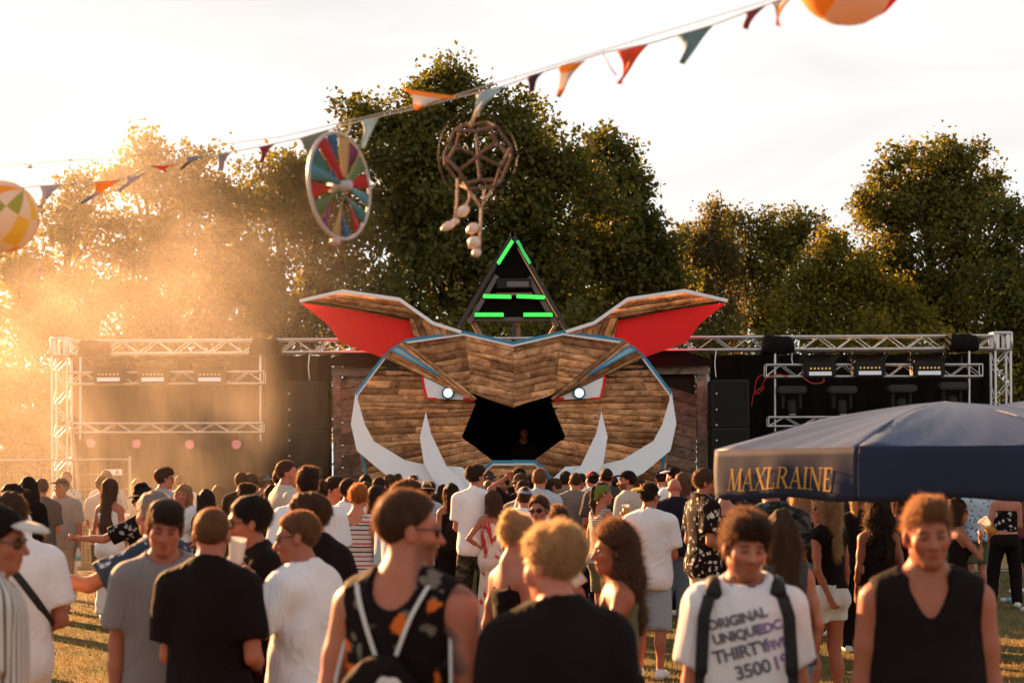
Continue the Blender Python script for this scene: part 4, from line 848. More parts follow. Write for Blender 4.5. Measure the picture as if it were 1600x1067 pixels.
b = MB(); pts = [sp(1103, 556), sp(1112, 600), sp(1113, 650), sp(1102, 640)]; b.prism([Vector((p.x, DS+.3, p.z)) for p in pts], (.02, .05, 0)); o = b.build('tarp_sheet', WPAINT); tag(o, 'white plastic sheet hanging at the right side of the shed', 'sheet')
# DJ in the booth
# ---------------------------------------------------------------- triangle light sign above the boar
DT = 30.0
def tp(px, py, o_=0): p = at(px, py, DT); p.y = DT-o_; return p
tri = thing('triangle_sign', (0, 0, 0), 'black triangle sign with green light bars above the boar head', 'light sign')
GREEN = None
def led_mat(name, c, strength, sc, ang):
    m, nt, b = newmat(name); wv = N(nt, 'TexWave', Scale=sc); wv.inputs['Distortion'].default_value = 0; nt.links.new(coords(nt, rot=(0, ang, 0)), wv.inputs['Vector'])
    f = ramp(nt, wv.outputs['Fac'], [(.25, (.05, .05, .05)), (.6, (1, 1, 1))]); b.inputs['Base Color'].default_value = (.01, .02, .01, 1)
    nt.links.new(mixc(nt, f, tuple(x*.12 for x in c), c), b.inputs['Emission Color']); b.inputs['Emission Strength'].default_value = strength; return m
GREEN = led_mat('green_leds', (.05, 1, .09), .42, 9, .6); GREEND = led_mat('green_leds_dim', (.06, .8, .18), .2, 9, .6)
b = MB(); b.prism([tp(800, 372), tp(733, 500), tp(868, 500)], (0, .04, 0)); b.build('back_board', plain('sign_black', (.006, .005, .004), .9, spec=.1), tri)
SILV = plain('sign_edge', (.05, .044, .04), .45, .5)
for a, c in (((800.5, 363), (714.5, 509)), ((801.5, 363), (889, 515))):
    A, C_ = tp(*a, .1), tp(*c, .1); dv = (C_-A).normalized(); nv = dv.cross(Vector((0, 1, 0))); nv = nv if nv.z < 0 else -nv
    b = MB(); b.prism([A, C_, C_+nv*.07, A+nv*.07], (0, .35, 0)); b.build('frame_beam', SILV, tri)
    A2, C2 = A.lerp(C_, .42)+nv*.13, A.lerp(C_, .93)+nv*.13; b = MB(); b.prism([A2, C2, C2+nv*.09, A2+nv*.09], (0, .1, 0)); b.build('unlit_bar', plain('grey_bar', (.12, .1, .09), .5), tri)
for i, (a, c, w_, mt) in enumerate((((801, 378), (778, 414), 5.5, GREEN), ((808, 378), (828, 414), 5, GREEND), ((755, 464), (799, 465), 6.2, GREEN), ((807, 464), (851, 466), 6.2, GREEN), ((742, 493), (787, 493), 6, GREEN), ((818, 493), (863, 493), 6, GREEN))):
    A, C_ = tp(*a, .14), tp(*c, .14); dv = (C_-A).normalized(); nv = dv.cross(Vector((0, 1, 0)))*(w_/SB*.5)
    b = MB(); b.prism([A-nv*1.5, C_-nv*1.5, C_+nv*1.5, A+nv*1.5], (0, .08, 0)); h_ = b.build('light_bar', BLK, tri); b = MB(); b.prism([A-nv-Vector((0, .012, 0)), C_-nv-Vector((0, .012, 0)), C_+nv-Vector((0, .012, 0)), A+nv-Vector((0, .012, 0))], (0, .008, 0)); b.build('leds', mt, h_)
b = MB(); A = tp(776, 437, .2); C_ = tp(830, 452, .02); b.box((A.x, A.y, C_.z), (C_.x, C_.y, A.z)); h_ = b.build('strobe', BLK, tri, bevel=.01); b = MB(); A = tp(792, 442, .205); C_ = tp(826, 450, .2); b.box((A.x, A.y, C_.z), (C_.x, C_.y, A.z)); b.build('strobe_glass', plain('strobe_glass', (.12, .1, .085), .2), h_)
for nm, a, c, dpt, mt in (('crossbar', (728, 496.5), (874, 501.5), .05, plain('grey_bar', (.12, .1, .09), .5)), ('mast', (799.5, 498), (806, 545), -.02, SILV), ('rear_post', (807, 500), (813.5, 545), -.15, LUMBER), ('ledge', (775, 458.5), (832, 462), .1, LUMBER)):
    A, C_ = tp(*a, dpt), tp(*c, dpt); b = MB(); b.box((A.x, A.y, C_.z), (C_.x, A.y+.08, A.z)); b.build(nm, mt, tri)
for a, c in (((737, 500), (753, 528)), ((873, 502), (856, 530))): rod('brace', tp(*a, -.1), tp(*c, -.1), .05, LUMBER, tri)
# ---------------------------------------------------------------- trusses
def truss(name, A, B, w_, h_, label, pitch=.5, up=Vector((0, 0, 1)), r=.026, rb=.011, group='aluminium light trusses', dep=True):
    A, B = Vector(A), Vector(B); t = thing(name, A, label, 'truss', group); D = B-A; L = D.length; d_ = D.normalized(); sd = d_.cross(up).normalized(); u_ = sd.cross(d_).normalized()
    cs = [sd*(i*w_/2)+u_*(j*h_/2) for i in (-1, 1) for j in (-1, 1)]
    for c in cs: rod('chord', c, c+D, r, ALU, t)
    n = max(2, int(round(L/pitch)))
    for i in range(n):
        for face, (p, q) in enumerate(((0, 1), (2, 3), (0, 2), (1, 3))):
            if not dep and face > 1: continue
            if face > 1 and i % 2: continue
            a, c = (cs[p], cs[q]) if i % 2 == 0 else (cs[q], cs[p]); rod('brace', a+D*(i/n), c+D*((i+1)/n), rb, ALU, t)
    for f_ in (0, 1):
        for p, q in ((0, 1), (2, 3), (0, 2), (1, 3)): rod('end_bar', cs[p]+D*f_, cs[q]+D*f_, rb*1.3, ALU, t)
    return t
DM = 29.75
def mp(px, py, o_=0): p = at(px, py, DM); p.y = DM-o_; return p
a, c = mp(106, 542.5, -.15), mp(1555, 534, -.15); truss('main_truss', a, c, .29, .24, 'long aluminium truss spanning the whole stage above the boar head', .33)
tl, tr_ = mp(93, 542, -.15), mp(1567, 533, -.15)
for p, lb in ((tl, 'aluminium truss tower standing at the left end of the stage'), (tr_, 'aluminium truss tower standing at the right end of the stage')):
    truss('truss_tower', (p.x, p.y, .03), (p.x, p.y, p.z-.16), .29, .29, lb, .33, Vector((1, 0, 0)), group='truss towers')
    t = thing('corner_block', (p.x, p.y, p.z), 'square aluminium corner block on the %s truss tower' % ('left' if p is tl else 'right'), 'truss corner', 'truss corner blocks')
    b = MB(); q = .16
    for i in range(12):
        pass
    for x in (-q, q):
        for y in (-q, q): b.tube([(x, y, -q), (x, y, q)], .028, 8); b.tube([(x, -q, y), (x, q, y)], .028, 8); b.tube([(-q, x, y), (q, x, y)], .028, 8)
    b.build('frame', ALU, t, True)
    for s_ in (-1, 1): b = MB(); b.box((-q+.03, s_*q-.004, -q+.03), (-q+.09, s_*q+.004, q-.03)); b.box((q-.09, s_*q-.004, -q+.03), (q-.03, s_*q+.004, q-.03)); b.build('gusset', ALU, t)
for lb, a, c, hh_ in (('upper hanging truss on the left carrying three blinder lights', (115, 593, .35), (418, 592, .35), .22), ('lower hanging truss on the left above the four glowing lamps', (114, 669.5, .35), (416, 669, .35), .17), ('upper hanging truss on the right carrying three blinder lights', (1191, 581.5, .35), (1524, 581, .35), .22), ('lower hanging truss on the right above the parasol', (1195, 660, .35), (1524, 659, .35), .17)):
    truss('hanging_truss', mp(*a), mp(*c), .22, hh_, lb, .3, r=.02, rb=.008, group='hanging trusses', dep=False)
for x, y0, y1, lb in ((131, 555, 688, 'left hanger pole of the left hanging trusses'), (410, 555, 690, 'right hanger pole of the left hanging trusses'), (1208, 545, 678, 'left hanger pole of the right hanging trusses'), (1509, 543, 640, 'right hanger pole of the right hanging trusses')):
    o = rod('hanger_pole', mp(x, y0, .22), mp(x, y1, .22), .022, ALU); tag(o, lb, 'pole', 'hanger poles')
# hoists hanging in black covers
def soft_box(name, label, cat, px, py, w_, h_, d_, mat, o_=.1, group=None, seed=0):
    c = mp(px, py, o_); t = thing(name, c, label, cat, group); hw, hz, hd = w_/SB/2, h_/SB/2, d_
    g = [cap((-hw*.75, 0, -hz*.1), (hw*.75, 0, -hz*.1), hd, hd, k=.05), plane((0, 0, -hz), (0, 0, -1), k=.03), plane((0, 0, hz), (.12, 0, 1), k=.04), plane((hw, 0, 0), (1, 0, .15), k=.04), plane((-hw, 0, 0), (-1, 0, .2), k=.04)]
    V, F = polygonize(g, .025, noise=folds(seed, .02), namp=.03); mesh_obj('cover', V, F, mat, t)
    rod('chain', (0, 0, -hz*.8), (0, 0, -hz-.3), .012, BLK, t)
    return t
for i, (px, py, lb) in enumerate(((150, 541, 'left'), (416, 538, 'second from left'), (1213, 535, 'second from right'), (1500, 531, 'right'))):
    soft_box('hoist', 'black covered chain hoist on the main truss, %s of the four' % lb, 'hoist', px, py+5, 44, 26, .2, BLKC, .12, 'covered hoists', i)
LEDW = emis('blinder_glass', (.75, .78, .85), .04, (.7, .7, .72)); AMB = emis('amber_led', (1, .55, .1), .07, (.6, .4, .1)); PEARL = plain('rain_cover', (.22, .2, .19), .3, 0, .3, 6, .3)
def blinder(px, py, label, cover):
    c = mp(px, py, .55); t = thing('blinder_light', c, label, 'stage light', 'blinder lights'); b = MB(); b.box((-.3, -.05, -.17), (.3, .25, .14)); b.build('housing', BLK, t, bevel=.03)
    b = MB()
    for i in range(7):
        x = -.36+.72*i/6; b.v += [(x, -.16, .19+.05*abs(math.cos(i*1.05))), (x, .02, .2+.03*abs(math.cos(i*1.05))), (x, .3, .15)]
    for i in range(6):
        for j in range(2): b.f.append((i*3+j, i*3+3+j, i*3+4+j, i*3+1+j))
    b.build('rain_hood', cover, t, True)
    b = MB(); b.box((-.21, -.062, -.13), (.21, -.052, -.06)); b.build('strobe_glass', LEDW, t)
    for i in range(6): o_ = link('led', led_me, t); o_.location = (-.175+i*.07, -.056, .0)
    b = MB(); b.tube([(-.31, .1, .0), (-.31, .1, .3), (.31, .1, .3), (.31, .1, 0)], .015, 6); b.build('yoke', BLK, t)
b = MB(); b.prism([(math.cos(k)*.018, 0, math.sin(k)*.018) for k in np.linspace(0, 5.5, 8)], (0, -.008, 0)); o = b.build('led', AMB); led_me = o.data; bpy.data.objects.remove(o)
for px, py, lb in ((182, 588, 'left blinder light with pale rain hood on the left truss'), (250, 588, 'middle blinder light with pale rain hood on the left truss'), (337, 588, 'right blinder light with pale rain hood on the left truss')): blinder(px, py, lb, WPAINT)
for px, py, lb in ((1272, 579, 'left blinder light with black rain hood on the right truss'), (1348, 578, 'middle blinder light with black rain hood on the right truss'), (1439, 578, 'right blinder light with black rain hood on the right truss')): blinder(px, py, lb, PEARL)
PINK = emis('pink_led', (1, .25, .3), .45, (.5, .2, .2))
b = MB(); b.prism([(math.cos(k)*.0085, 0, math.sin(k)*.0085) for k in np.linspace(0, 5.4, 7)], (0, -.006, 0)); o = b.build('led', PINK); pled = o.data; bpy.data.objects.remove(o)
for i, (px, py) in enumerate(((152, 693), (222, 694), (304, 695), (376, 695))):
    c = mp(px, py, .4); t = thing('par_lamp', c, 'round stage lamp glowing pink under the left truss, %s of four' % ('first', 'second', 'third', 'fourth')[i], 'stage lamp', 'glowing pink stage lamps')
    b = MB(); b.tube([(0, -.05, 0), (0, .12, 0), (0, .2, 0)], .095, 16, .06); b.build('housing', BLK, t, True); b = MB(); b.tube([(-.1, .05, 0), (-.1, .05, .16), (.1, .05, .16), (.1, .05, 0)], .01, 6); b.tube([(0, .05, .16), (0, .05, .22)], .02, 6); b.build('bracket', BLK, t)
    for ring, n in ((.033, 6), (.07, 12)):
        for k in range(n): o = link('led', pled, t); o.location = (ring*math.cos(6.283*k/n+.26), -.052, ring*math.sin(6.283*k/n+.26))
GREYM = plain('grey_metal', (.03, .025, .022), .5, .3)
for i, (px, py) in enumerate(((1232, 618), (1310, 618), (1402, 616), (1480, 612))):
    c = mp(px, py, .3); t = thing('moving_light', c, 'black moving head light hanging under the right truss, %s from left' % ('first', 'second', 'third', 'fourth')[i], 'stage light', 'moving head lights')
    b = MB(); b.box((-.27, -.16, .02), (.27, .16, .16)); b.build('base', GREYM, t, bevel=.03)
    for sg in (-1, 1): b = MB(); b.box((sg*.16-.03, -.05, -.26), (sg*.16+.03, .05, .03)); b.build('arm', BLK, t, bevel=.015)
    V, F = polygonize([cap((0, 0, -.16), (0, -.05, -.32), .1, .085, k=.02)], .02); mesh_obj('head', V, F, BLK, t); b = MB(); b.tube([(0, -.08, -.37), (0, -.085, -.4)], .07, 14); b.build('lens', plain('lens_glass', (.2, .19, .18), .1), t)
# drapes and speaker stacks
for nm, x0, x1, yt, lb in (('stage_drape', 112, 518, 556, 'black stage drape hanging behind the left trusses'), ('stage_drape', 1110, 1556, 553, 'black stage drape hanging behind the right trusses')):
    a, c = at(x0, yt, 30.6), at(x1, yt, 30.6); n = 90; b = MB()
    for i in range(n+1):
        x = a.x+(c.x-a.x)*i/n; y = 30.6+.05*math.sin(i*.9)+.03*math.sin(i*2.3)
        b.v += [(x, y, .02), (x, y, a.z*.5), (x, y+.02, a.z-.03*abs(math.sin(i*.35)))]
    for i in range(n):
        for j in range(2): b.f.append((i*3+j, i*3+3+j, i*3+4+j, i*3+1+j))
    o = b.build(nm, BLKC, None, True); tag(o, lb, 'drape', 'black stage drapes')
GRL = plain('speaker_grille', (.008, .007, .006), .85, .1)
DOT = plain('rivet', (.6, .58, .55), .4, .3)
for x0, x1, yt, dx, lb in ((446, 506, 594, 453, 'tall black speaker stack left of the boar head'), (1112, 1171, 592, 1120, 'tall black speaker stack right of the boar head')):
    a, c = at(x0, yt, 29.2), at(x1, yt, 29.2); t = thing('speaker_stack', ((a.x+c.x)/2, 29.2, 0), lb, 'speaker stack', 'speaker stacks'); hw = (c.x-a.x)/2; z0 = .02; k = 0; H_ = (a.z-.02)/4
    for k in range(4):
        b = MB(); b.box((-hw, 0, z0+k*H_), (hw, .7, z0+(k+1)*H_-.012)); cb = b.build('cabinet', BLK, t, bevel=.015); b = MB(); b.box((-hw+.05, -.012, z0+k*H_+.05), (hw-.05, .003, z0+(k+1)*H_-.06)); b.build('grille', GRL, cb)
    px_ = (dx-800)*29.2/FPX-(a.x+c.x)/2
    for k, yy in enumerate((615, 640, 664, 688, 712)): b = MB(); z = at(dx, yy, 29.2).z; b.ball((px_, -.02, z), .022, 8, 5); b.build('rivet', DOT, t, True)
# cables
def cable(pts, r, mat, label, d=29.4, name='cable', cat='cable'):
    P = [at(x, y, d-o_) for x, y, o_ in pts]; b = MB(); Q = []
    for i in range(len(P)-1):
        p0, p1, p2, p3 = P[max(i-1, 0)], P[i], P[i+1], P[min(i+2, len(P)-1)]
        for k in range(6):
            t = k/6; Q.append(.5*((2*p1)+(p2-p0)*t+(2*p0-5*p1+4*p2-p3)*t*t+(3*p1-p0-3*p2+p3)*t**3))
    b.tube(Q+[P[-1]], r, 6); return tag(b.build(name, mat, None, True), label, cat)
REDC = plain('red_cable', (.5, .02, .012), .5)
cable([(1174, 635, 0), (1178, 615, 0), (1190, 605, 0), (1196, 592, .1), (1215, 585, .2), (1232, 589, .3)], .011, REDC, 'red cable looping from the drape to the right upper truss')
cable([(1192, 585, .1), (1183, 592, .05), (1179, 612, 0), (1186, 614, .0), (1194, 604, .05)], .011, REDC, 'red cable coil hanging at the end of the right upper truss')
cable([(1255, 590, .5), (1270, 599, .6), (1286, 597, .6), (1287, 592, .5)], .011, REDC, 'red cable bowing under the first right blinder light')
for i, (x, y0, y1, lb) in enumerate(((1119, 548, 590, 'lifting chain above the right speaker stack'), (1239, 548, 571, 'thin chain between main truss and first right blinder'), (484, 552, 594, 'lifting chain above the left speaker stack'))): cable([(x, y0, .1), (x-2, (y0+y1)/2, .1), (x, y1, .1)], .012, ALU, lb, 29.7, 'chain', 'chain')
# ---------------------------------------------------------------- wire fence at left
DF = 27
fz = at(100, 718.5, DF).z; fence = thing('wire_fence', (0, DF, 0), 'galvanised wire mesh fence panel standing at left in front of the tower', 'fence')
x0, x1 = at(-90, 700, DF).x, at(203, 700, DF).x; GALV = plain('galvanised', (.35, .33, .31), .45, .7)
for nm, a, c, r in (('top_rail', (x0, 0, fz), (x1, 0, fz), .021), ('bottom_rail', (x0, 0, .12), (x1, 0, .12), .021), ('post', (x0, 0, 0), (x0, 0, fz), .021), ('post', (x1, 0, 0), (x1, 0, fz+.06), .024)): rod(nm, a, c, r, GALV, fence)
n = int((x1-x0)/.11)
for i in range(1, n): rod('wire', (x0+(x1-x0)*i/n, .01, .12), (x0+(x1-x0)*i/n, .01, fz), .0018, GALV, fence)
for i in range(1, 8): rod('wire', (x0, -.005, .12+(fz-.12)*i/8), (x1, -.005, .12+(fz-.12)*i/8), .0018, GALV, fence)
b = MB(); a, c = at(165, 733, DF), at(191, 742, DF); b.box((a.x, DF-.03, c.z), (c.x, DF-.02, a.z)); sg_ = b.build('warning_sign', WPAINT); tag(sg_, 'small white notice with orange flame mark on the wire fence', 'sign')
b = MB(); cx = at(184, 737.5, DF); b.poly([cx+Vector((-.025, -.034, -.035)), cx+Vector((.025, -.034, -.035)), cx+Vector((.03, -.034, 0)), cx+Vector((0, -.034, .045)), cx+Vector((-.03, -.034, 0))]); b.build('flame_mark', plain('orange_print', (.8, .28, .04), .6), sg_)
# raised timber leaning by the tower
o = rod('timber_prop', at(112, 660, 29.3), at(126, 790, 28.6), .035, LUMBER); tag(o, 'raw timber prop leaning beside the left truss tower', 'timber')
# ---------------------------------------------------------------- the crowd: (photo x of the head, photo y of the crown, pixels per metre, facing)
F = fabric; BLUEJ = (.1, .13, .17); OLIVE = (.10, .095, .045); BEIGE = (.47, .41, .34); TAN = (.25, .17, .105); LBL = (.36, .42, .48); BRN = (.16, .13, .11)
G0 = 'people standing close to the camera'
pe = person
n_vest = pe(1447, 775, 452, 172, 'm', 'man in black sleeveless V-neck top with a gold brown quiff at right', ('vest', F(DK)), ('trousers', F(DK)), 'texture', 'light', (.55, .27, .175), ('down', 'down'), head=(6, -6), build=1.04, tilt=4, group=G0, beard=.2, belly=.02)
n_pack = pe(1163, 797, 427, 174, 'm', 'dark haired bearded man in white printed T-shirt wearing a black backpack', ('tee', F(WH)), ('shorts', F(DGREY)), 'fluffy', 'dark', (.6, .34, .23), ('down', 'down'), head=(16, -8), tilt=-5, build=.98, group=G0, beard=.42)
n_tank = pe(634, 768, 500, -22, 'm', 'bearded man in black floral tank top with white trim, seen from behind', ('tank', F(DK, 'flowers', (.16, .13, .1), (.62, .13, .02))), ('shorts', F(DGREY)), 'crop', 'brown', (.52, .27, .18), ('relax', 'down'), head=(-52, -4), build=1.08, group=G0, beard=.7, glasses='dark', tattoo=(1, .1, .95))
n_black = pe(866, 814, 520, 22, 'f', 'woman in black T-shirt with messy blond hair, back turned, holding a cup', ('tee', F(DK)), ('trousers', F(DK)), 'updo', 'blond', (.6, .33, .24), ('bent', 'down'), head=(26, -12), build=1.2, group=G0, grip=(1, 0))
n_grey = pe(256, 779, 350, 200, 'm', 'man in grey T-shirt with dark fringe facing the camera at left', ('tee', F(GREY)), ('trousers', F(DGREY)), 'fringe', 'dark', (.53, .27, .18), ('bent', 'down'), head=(-8, -12), group=G0)
n_shirt = pe(327, 793, 375, -10, 'm', 'man in black collared shirt with cropped blond hair, back turned', ('shirt', F(DK)), ('trousers', F(DK)), 'buzz', 'light', (.52, .26, .17), ('front', 'bent'), head=(12, -2), build=.95, group=G0)
n_sung = pe(393, 774, 330, 122, 'm', 'man in black T-shirt and sunglasses lifting a clear cup, facing left', ('tee', F(DK)), ('trousers', F(DK)), 'short', 'black', (.45, .23, .15), (((.34, .22, -.8), (-.35, .25, .9)), 'relax'), head=(-14, -4), build=1.05, group=G0, glasses='dark', grip=(1, 0), beard=.25)
n_white = pe(470, 800, 350, 62, 'm', 'man in white T-shirt and glasses with hand at his mouth', ('tee', F(WH)), ('shorts', F(DGREY)), 'crop', 'light', (.55, .28, .19), (((.5, .32, -.75), (-.3, .22, .95)), 'down'), head=(30, -8), group=G0, glasses='clear', grip=(1, 0), tattoo=(1, .55, 1.0))
n_bdark = pe(490, 768, 295, 48, 'm', 'man in black shirt with swept brown hair behind the man in white T-shirt', ('shirt', F(DK)), ('trousers', F(DK)), 'fringe', 'brown', arms=('front', 'bent'), head=(10, -4), group=G0)
n_drink = pe(962, 818, 335, 96, 'f', 'woman with long wavy brown hair and olive halter top drinking from a cup', ('halter', F(OLIVE)), ('shorts', F(DK), .45), 'frizz', 'brown', (.5, .24, .15), ('drink', 'bent'), head=(6, -2), group=G0, grip=(1, 0), tilt=3)
n_bun = pe(802, 797, 300, -55, 'f', 'woman with blond bun and black bikini top between the camo man and the black T-shirt', ('bikini', F(DK)), ('shorts', F(DK), .4), 'bun', 'blond', (.56, .31, .22), ('relax', 'hold'), head=(-10, -14), group=G0)
n_hbun = pe(1220, 800, 295, 10, 'f', 'woman with high brown half bun and grey tank top behind the backpack man', ('tank', F(DGREY)), ('shorts', F(BLUEJ), .4), 'long', 'brown', arms=('relax', 'relax'), group=G0, knot=True)
n_stripe = pe(-14, 786, 440, -72, 'm', 'man in cream shirt with thin dark stripes and sunglasses at the left edge', ('shirt', F((.6, .56, .48), 'stripes', (.03, .025, .025))), ('trousers', F(DK)), 'short', 'dark', arms=('bent', 'bent'), group=G0, glasses='amber', hat=('cap', F(DK), 0, F(CREAM)))
n_strap = pe(14, 770, 312, 34, 'm', 'man in white T-shirt with black crossbody strap at left, back turned', ('tee', F(WH), .74), ('trousers', F(DK)), 'short', 'brown', arms=('bent', 'bent'), head=(14, -6), build=1.12, group=G0)
n_cap = pe(16, 754, 165, -35, 'm', 'man in white T-shirt and black cap with grey emblem at left', ('tee', F(WH)), ('shorts', F(DK)), 'short', 'dark', hat=('cap', F(DK), 0, F((.05, .045, .05)), F((.2, .19, .19))))
# middle distance, left
m_grey = pe(95, 746, 114, 176, 'm', 'man in grey T-shirt, tan shorts and black cap facing the camera', ('tee', F(GREY)), ('shorts', F(TAN), 1.0), 'short', 'dark', (.45, .22, .15), ('down', 'down'), hat=('cap', F(DK)), shoes=None, belly=.03, build=1.08, lod=1, grip=(1, 0), legs='contra')
pe(40, 745, 132, 8, 'f', 'woman in black T-shirt with very long dark hair at left', ('tee', F(DK), .9), ('trousers', F(DK)), 'long', 'dark', arms=('bent', 'bent'))
pe(60, 748, 120, 20, 'm', 'short haired person in dark top right of the very long dark hair', ('tee', F(DGREY)), ('trousers', F(DK)), 'short', 'brown')
pe(104, 736, 104, 150, 'm', 'man in pale patterned T-shirt behind the man with black cap', ('tee', F(CREAM, 'flowers', (.25, .2, .17))), ('trousers', F(CREAM)), 'buzz', 'light')
m_long = pe(172, 748, 124, -18, 'f', 'woman in white strap dress with waist long brown hair', ('dress', F((.66, .62, .58))), (.12,), 'long', 'brown', (.5, .26, .17), ('relax', 'hold'), head=(-20, 0), lod=1, grip=(0, 1))
pe(163, 744, 110, 5, 'm', 'man in beige T-shirt and dark shorts behind the waist long hair', ('tee', F(BEIGE)), ('shorts', F(DK)), 'short', 'brown', shoes=(.03, .03, .03))
pe(171, 735, 100, 30, 'm', 'tall blond man in hazy light behind the fence notice', ('tee', F(BEIGE)), ('trousers', F(DK)), 'short', 'light')
m_fed = pe(231, 749, 172, 62, 'm', 'man with black fedora and dark patterned shirt pointing left', ('shirt', F(DK, 'flowers', (.3, .28, .26))), ('trousers', F(DK)), 'short', 'dark', arms=('point', 'hold'), hat=('fedora', F(DK)), glasses='dark')
m_haw = pe(243, 768, 285, 70, 'm', 'grey haired man in blue and white patterned shirt with arm stretched left', ('shirt', F((.03, .045, .07), 'flowers', (.45, .5, .55))), ('shorts', F(DGREY)), 'short', 'grey', arms=((( .5, .7, -.45), (.1, .75, .1)), 'bent'), build=1.1)
pe(252, 730, 124, -38, 'm', 'tall brown haired man in sunglasses and grey T-shirt in the smoke', ('tee', F((.3, .3, .31))), ('trousers', F(DK)), 'fringe', 'brown', head=(-25, 0), glasses='dark')
pe(291, 756, 132, 168, 'f', 'blond woman in white top facing the camera', ('tee', F(WH)), ('shorts', F(BLUEJ), .5), 'mid', 'blond', (.6, .34, .25), lod=1)
pe(324, 764, 134, 48, 'f', 'woman with straight dark hair facing left beside the blond woman', ('tee', F(DGREY)), ('trousers', F(DK)), 'long', 'dark')
pe(284, 741, 94, 10, 'm', 'faint person in the smoke right of the tall brown haired man', ('tee', F(WH)), ('trousers', F(DK)), 'short', 'light')
pe(214, 747, 96, 0, 'f', 'faint person in the smoke left of the black fedora', ('tee', F(BEIGE)), ('trousers', F(DK)), 'bob', 'blond')
pe(390, 752, 148, -70, 'f', 'dark haired woman with bun and sunglasses left of the beige polo', ('strap', F(DK)), ('trousers', F(DK)), 'bun', 'dark', glasses='dark')
pe(379, 738, 112, 0, 'm', 'brown haired person far behind the dark bun', ('tee', F(DK)), ('trousers', F(DK)), 'short', 'brown')
pe(394, 739, 108, 15, 'm', 'curly black haired person far behind the dark bun', ('tee', F(DGREY)), ('trousers', F(DK)), 'curly', 'black')
pe(409, 741, 104, -30, 'm', 'person with grey cap far behind the dark bun', ('tee', F(BRN)), ('trousers', F(DK)), 'short', 'dark', hat=('cap', F(BLUEJ)))
m_polo = pe(447, 720, 145, -62, 'm', 'very tall bearded man in beige polo shirt', ('shirt', F(BEIGE)), ('trousers', F(CREAM)), 'crop', 'brown', (.5, .26, .18), ('relax', 'down'), head=(-22, 0), build=1.12, beard=.45)
pe(432, 732, 112, -20, 'm', 'person with black cap behind the tall beige polo', ('tee', F(DK)), ('trousers', F(DK)), 'short', 'dark', hat=('cap', F(DK)))
pe(421, 757, 120, 10, 'f', 'dark haired woman left of the tall beige polo', ('tee', F(DK)), ('trousers', F(DK)), 'bob', 'dark')
pe(463, 739, 118, 160, 'm', 'man facing the camera right of the tall beige polo', ('tee', F(LBL)), ('trousers', F(DK)), 'short', 'brown')
pe(485, 729, 205, 14, 'm', 'man in white T-shirt with tall dark quiff, back turned', ('tee', F(WH)), ('trousers', F(DK)), 'quiff', 'dark', (.52, .27, .18), head=(-18, 0), build=1.1)
pe(522, 743, 150, -140, 'm', 'young man with dark fringe looking down to the right', ('tee', F(WH)), ('trousers', F(DK)), 'fringe', 'dark', (.5, .26, .18), head=(20, -18))
pe(545, 748, 158, -28, 'm', 'man in white T-shirt with short dark hair left of the banded top', ('tee', F(WH)), ('trousers', F(DK)), 'crop', 'dark')
pe(553, 754, 176, -12, 'f', 'woman with curly blond updo in a top of dark and red woven bands', ('tank', F((.5, .45, .42), 'bands')), ('shorts', F(DK), .5), 'updo', 'ginger', (.55, .3, .2), ('relax', 'relax'), build=1.1, tattoo=(1, .2, .7))
pe(590, 758, 164, -35, 'f', 'woman with dark wavy bob in black top right of the banded top', ('strap', F(DK)), ('trousers', F(DK)), 'bob', 'dark', glasses='dark', head=(-30, 0))
pe(596, 746, 120, 0, 'm', 'short dark haired person in front of the left tusk', ('tee', F(DK)), ('trousers', F(DK)), 'crop', 'dark')
pe(570, 741, 108, 10, 'm', 'black haired person below the blue edge of the left cheek', ('tee', F(DGREY)), ('trousers', F(DK)), 'short', 'black')
pe(573, 752, 112, 0, 'f', 'brown haired woman in white behind the blond updo', ('tee', F(WH)), ('trousers', F(DK)), 'long', 'brown')
pe(610, 741, 102, 0, 'f', 'long brown haired woman below the left tusk', ('tee', F(BRN)), ('trousers', F(DK)), 'long', 'brown')
pe(622, 739, 96, 0, 'f', 'woman with small topknot below the left tusk', ('tee', F(DK)), ('trousers', F(DK)), 'bun', 'brown')
pe(634, 749, 225, -40, 'm', 'man with wavy dark brown hair just behind the floral tank top', ('tee', F(LBL)), ('trousers', F(DK)), 'wavy', 'brown', head=(-25, 0))
pe(646, 741, 106, 0, 'f', 'person in a black and white spotted sun hat', ('tee', F(DK)), ('trousers', F(DK)), 'short', 'dark', hat=('bucket', F((.6, .56, .52), 'flowers', (.03, .03, .03))))
pe(666, 748, 112, -20, 'm', 'person in a straw hat with dark band', ('shirt', F(LBL, 'flowers', (.1, .12, .2))), ('trousers', F(DK)), 'short', 'brown', hat=('fedora', F((.5, .3, .12))))
# middle distance, centre
m_camo = pe(740, 724, 136, -14, 'm', 'tall man in white T-shirt and camouflage shorts, back turned', ('tee', F(WH), .84), ('shorts', F((.05, .045, .03), 'camo', (.018, .017, .014), (.1, .085, .055)), 1.15), 'wavy', 'dark', (.52, .28, .19), ('front', 'down'), head=(-34, -4), shoes=(.02, .02, .02), lod=1, legs='wide')
pe(707, 755, 122, 15, 'f', 'woman in black with long dark hair left of the camouflage shorts', ('strap', F(DK)), ('trousers', F(DK)), 'long', 'dark', arms=('hold', 'relax'))
m_dress = pe(768, 765, 138, 4, 'f', 'woman with brown bob in white dress with red flowers', ('dress', F((.56, .48, .44), 'blotch', (.42, .03, .03))), (.07,), 'bob', 'brown', (.5, .26, .17), ('hip', 'hold'), head=(-10, -4), lod=1)
pe(761, 750, 108, 0, 'm', 'person in a white cap below the snout', ('tee', F(WH)), ('trousers', F(DK)), 'short', 'light', hat=('cap', F(WH)))
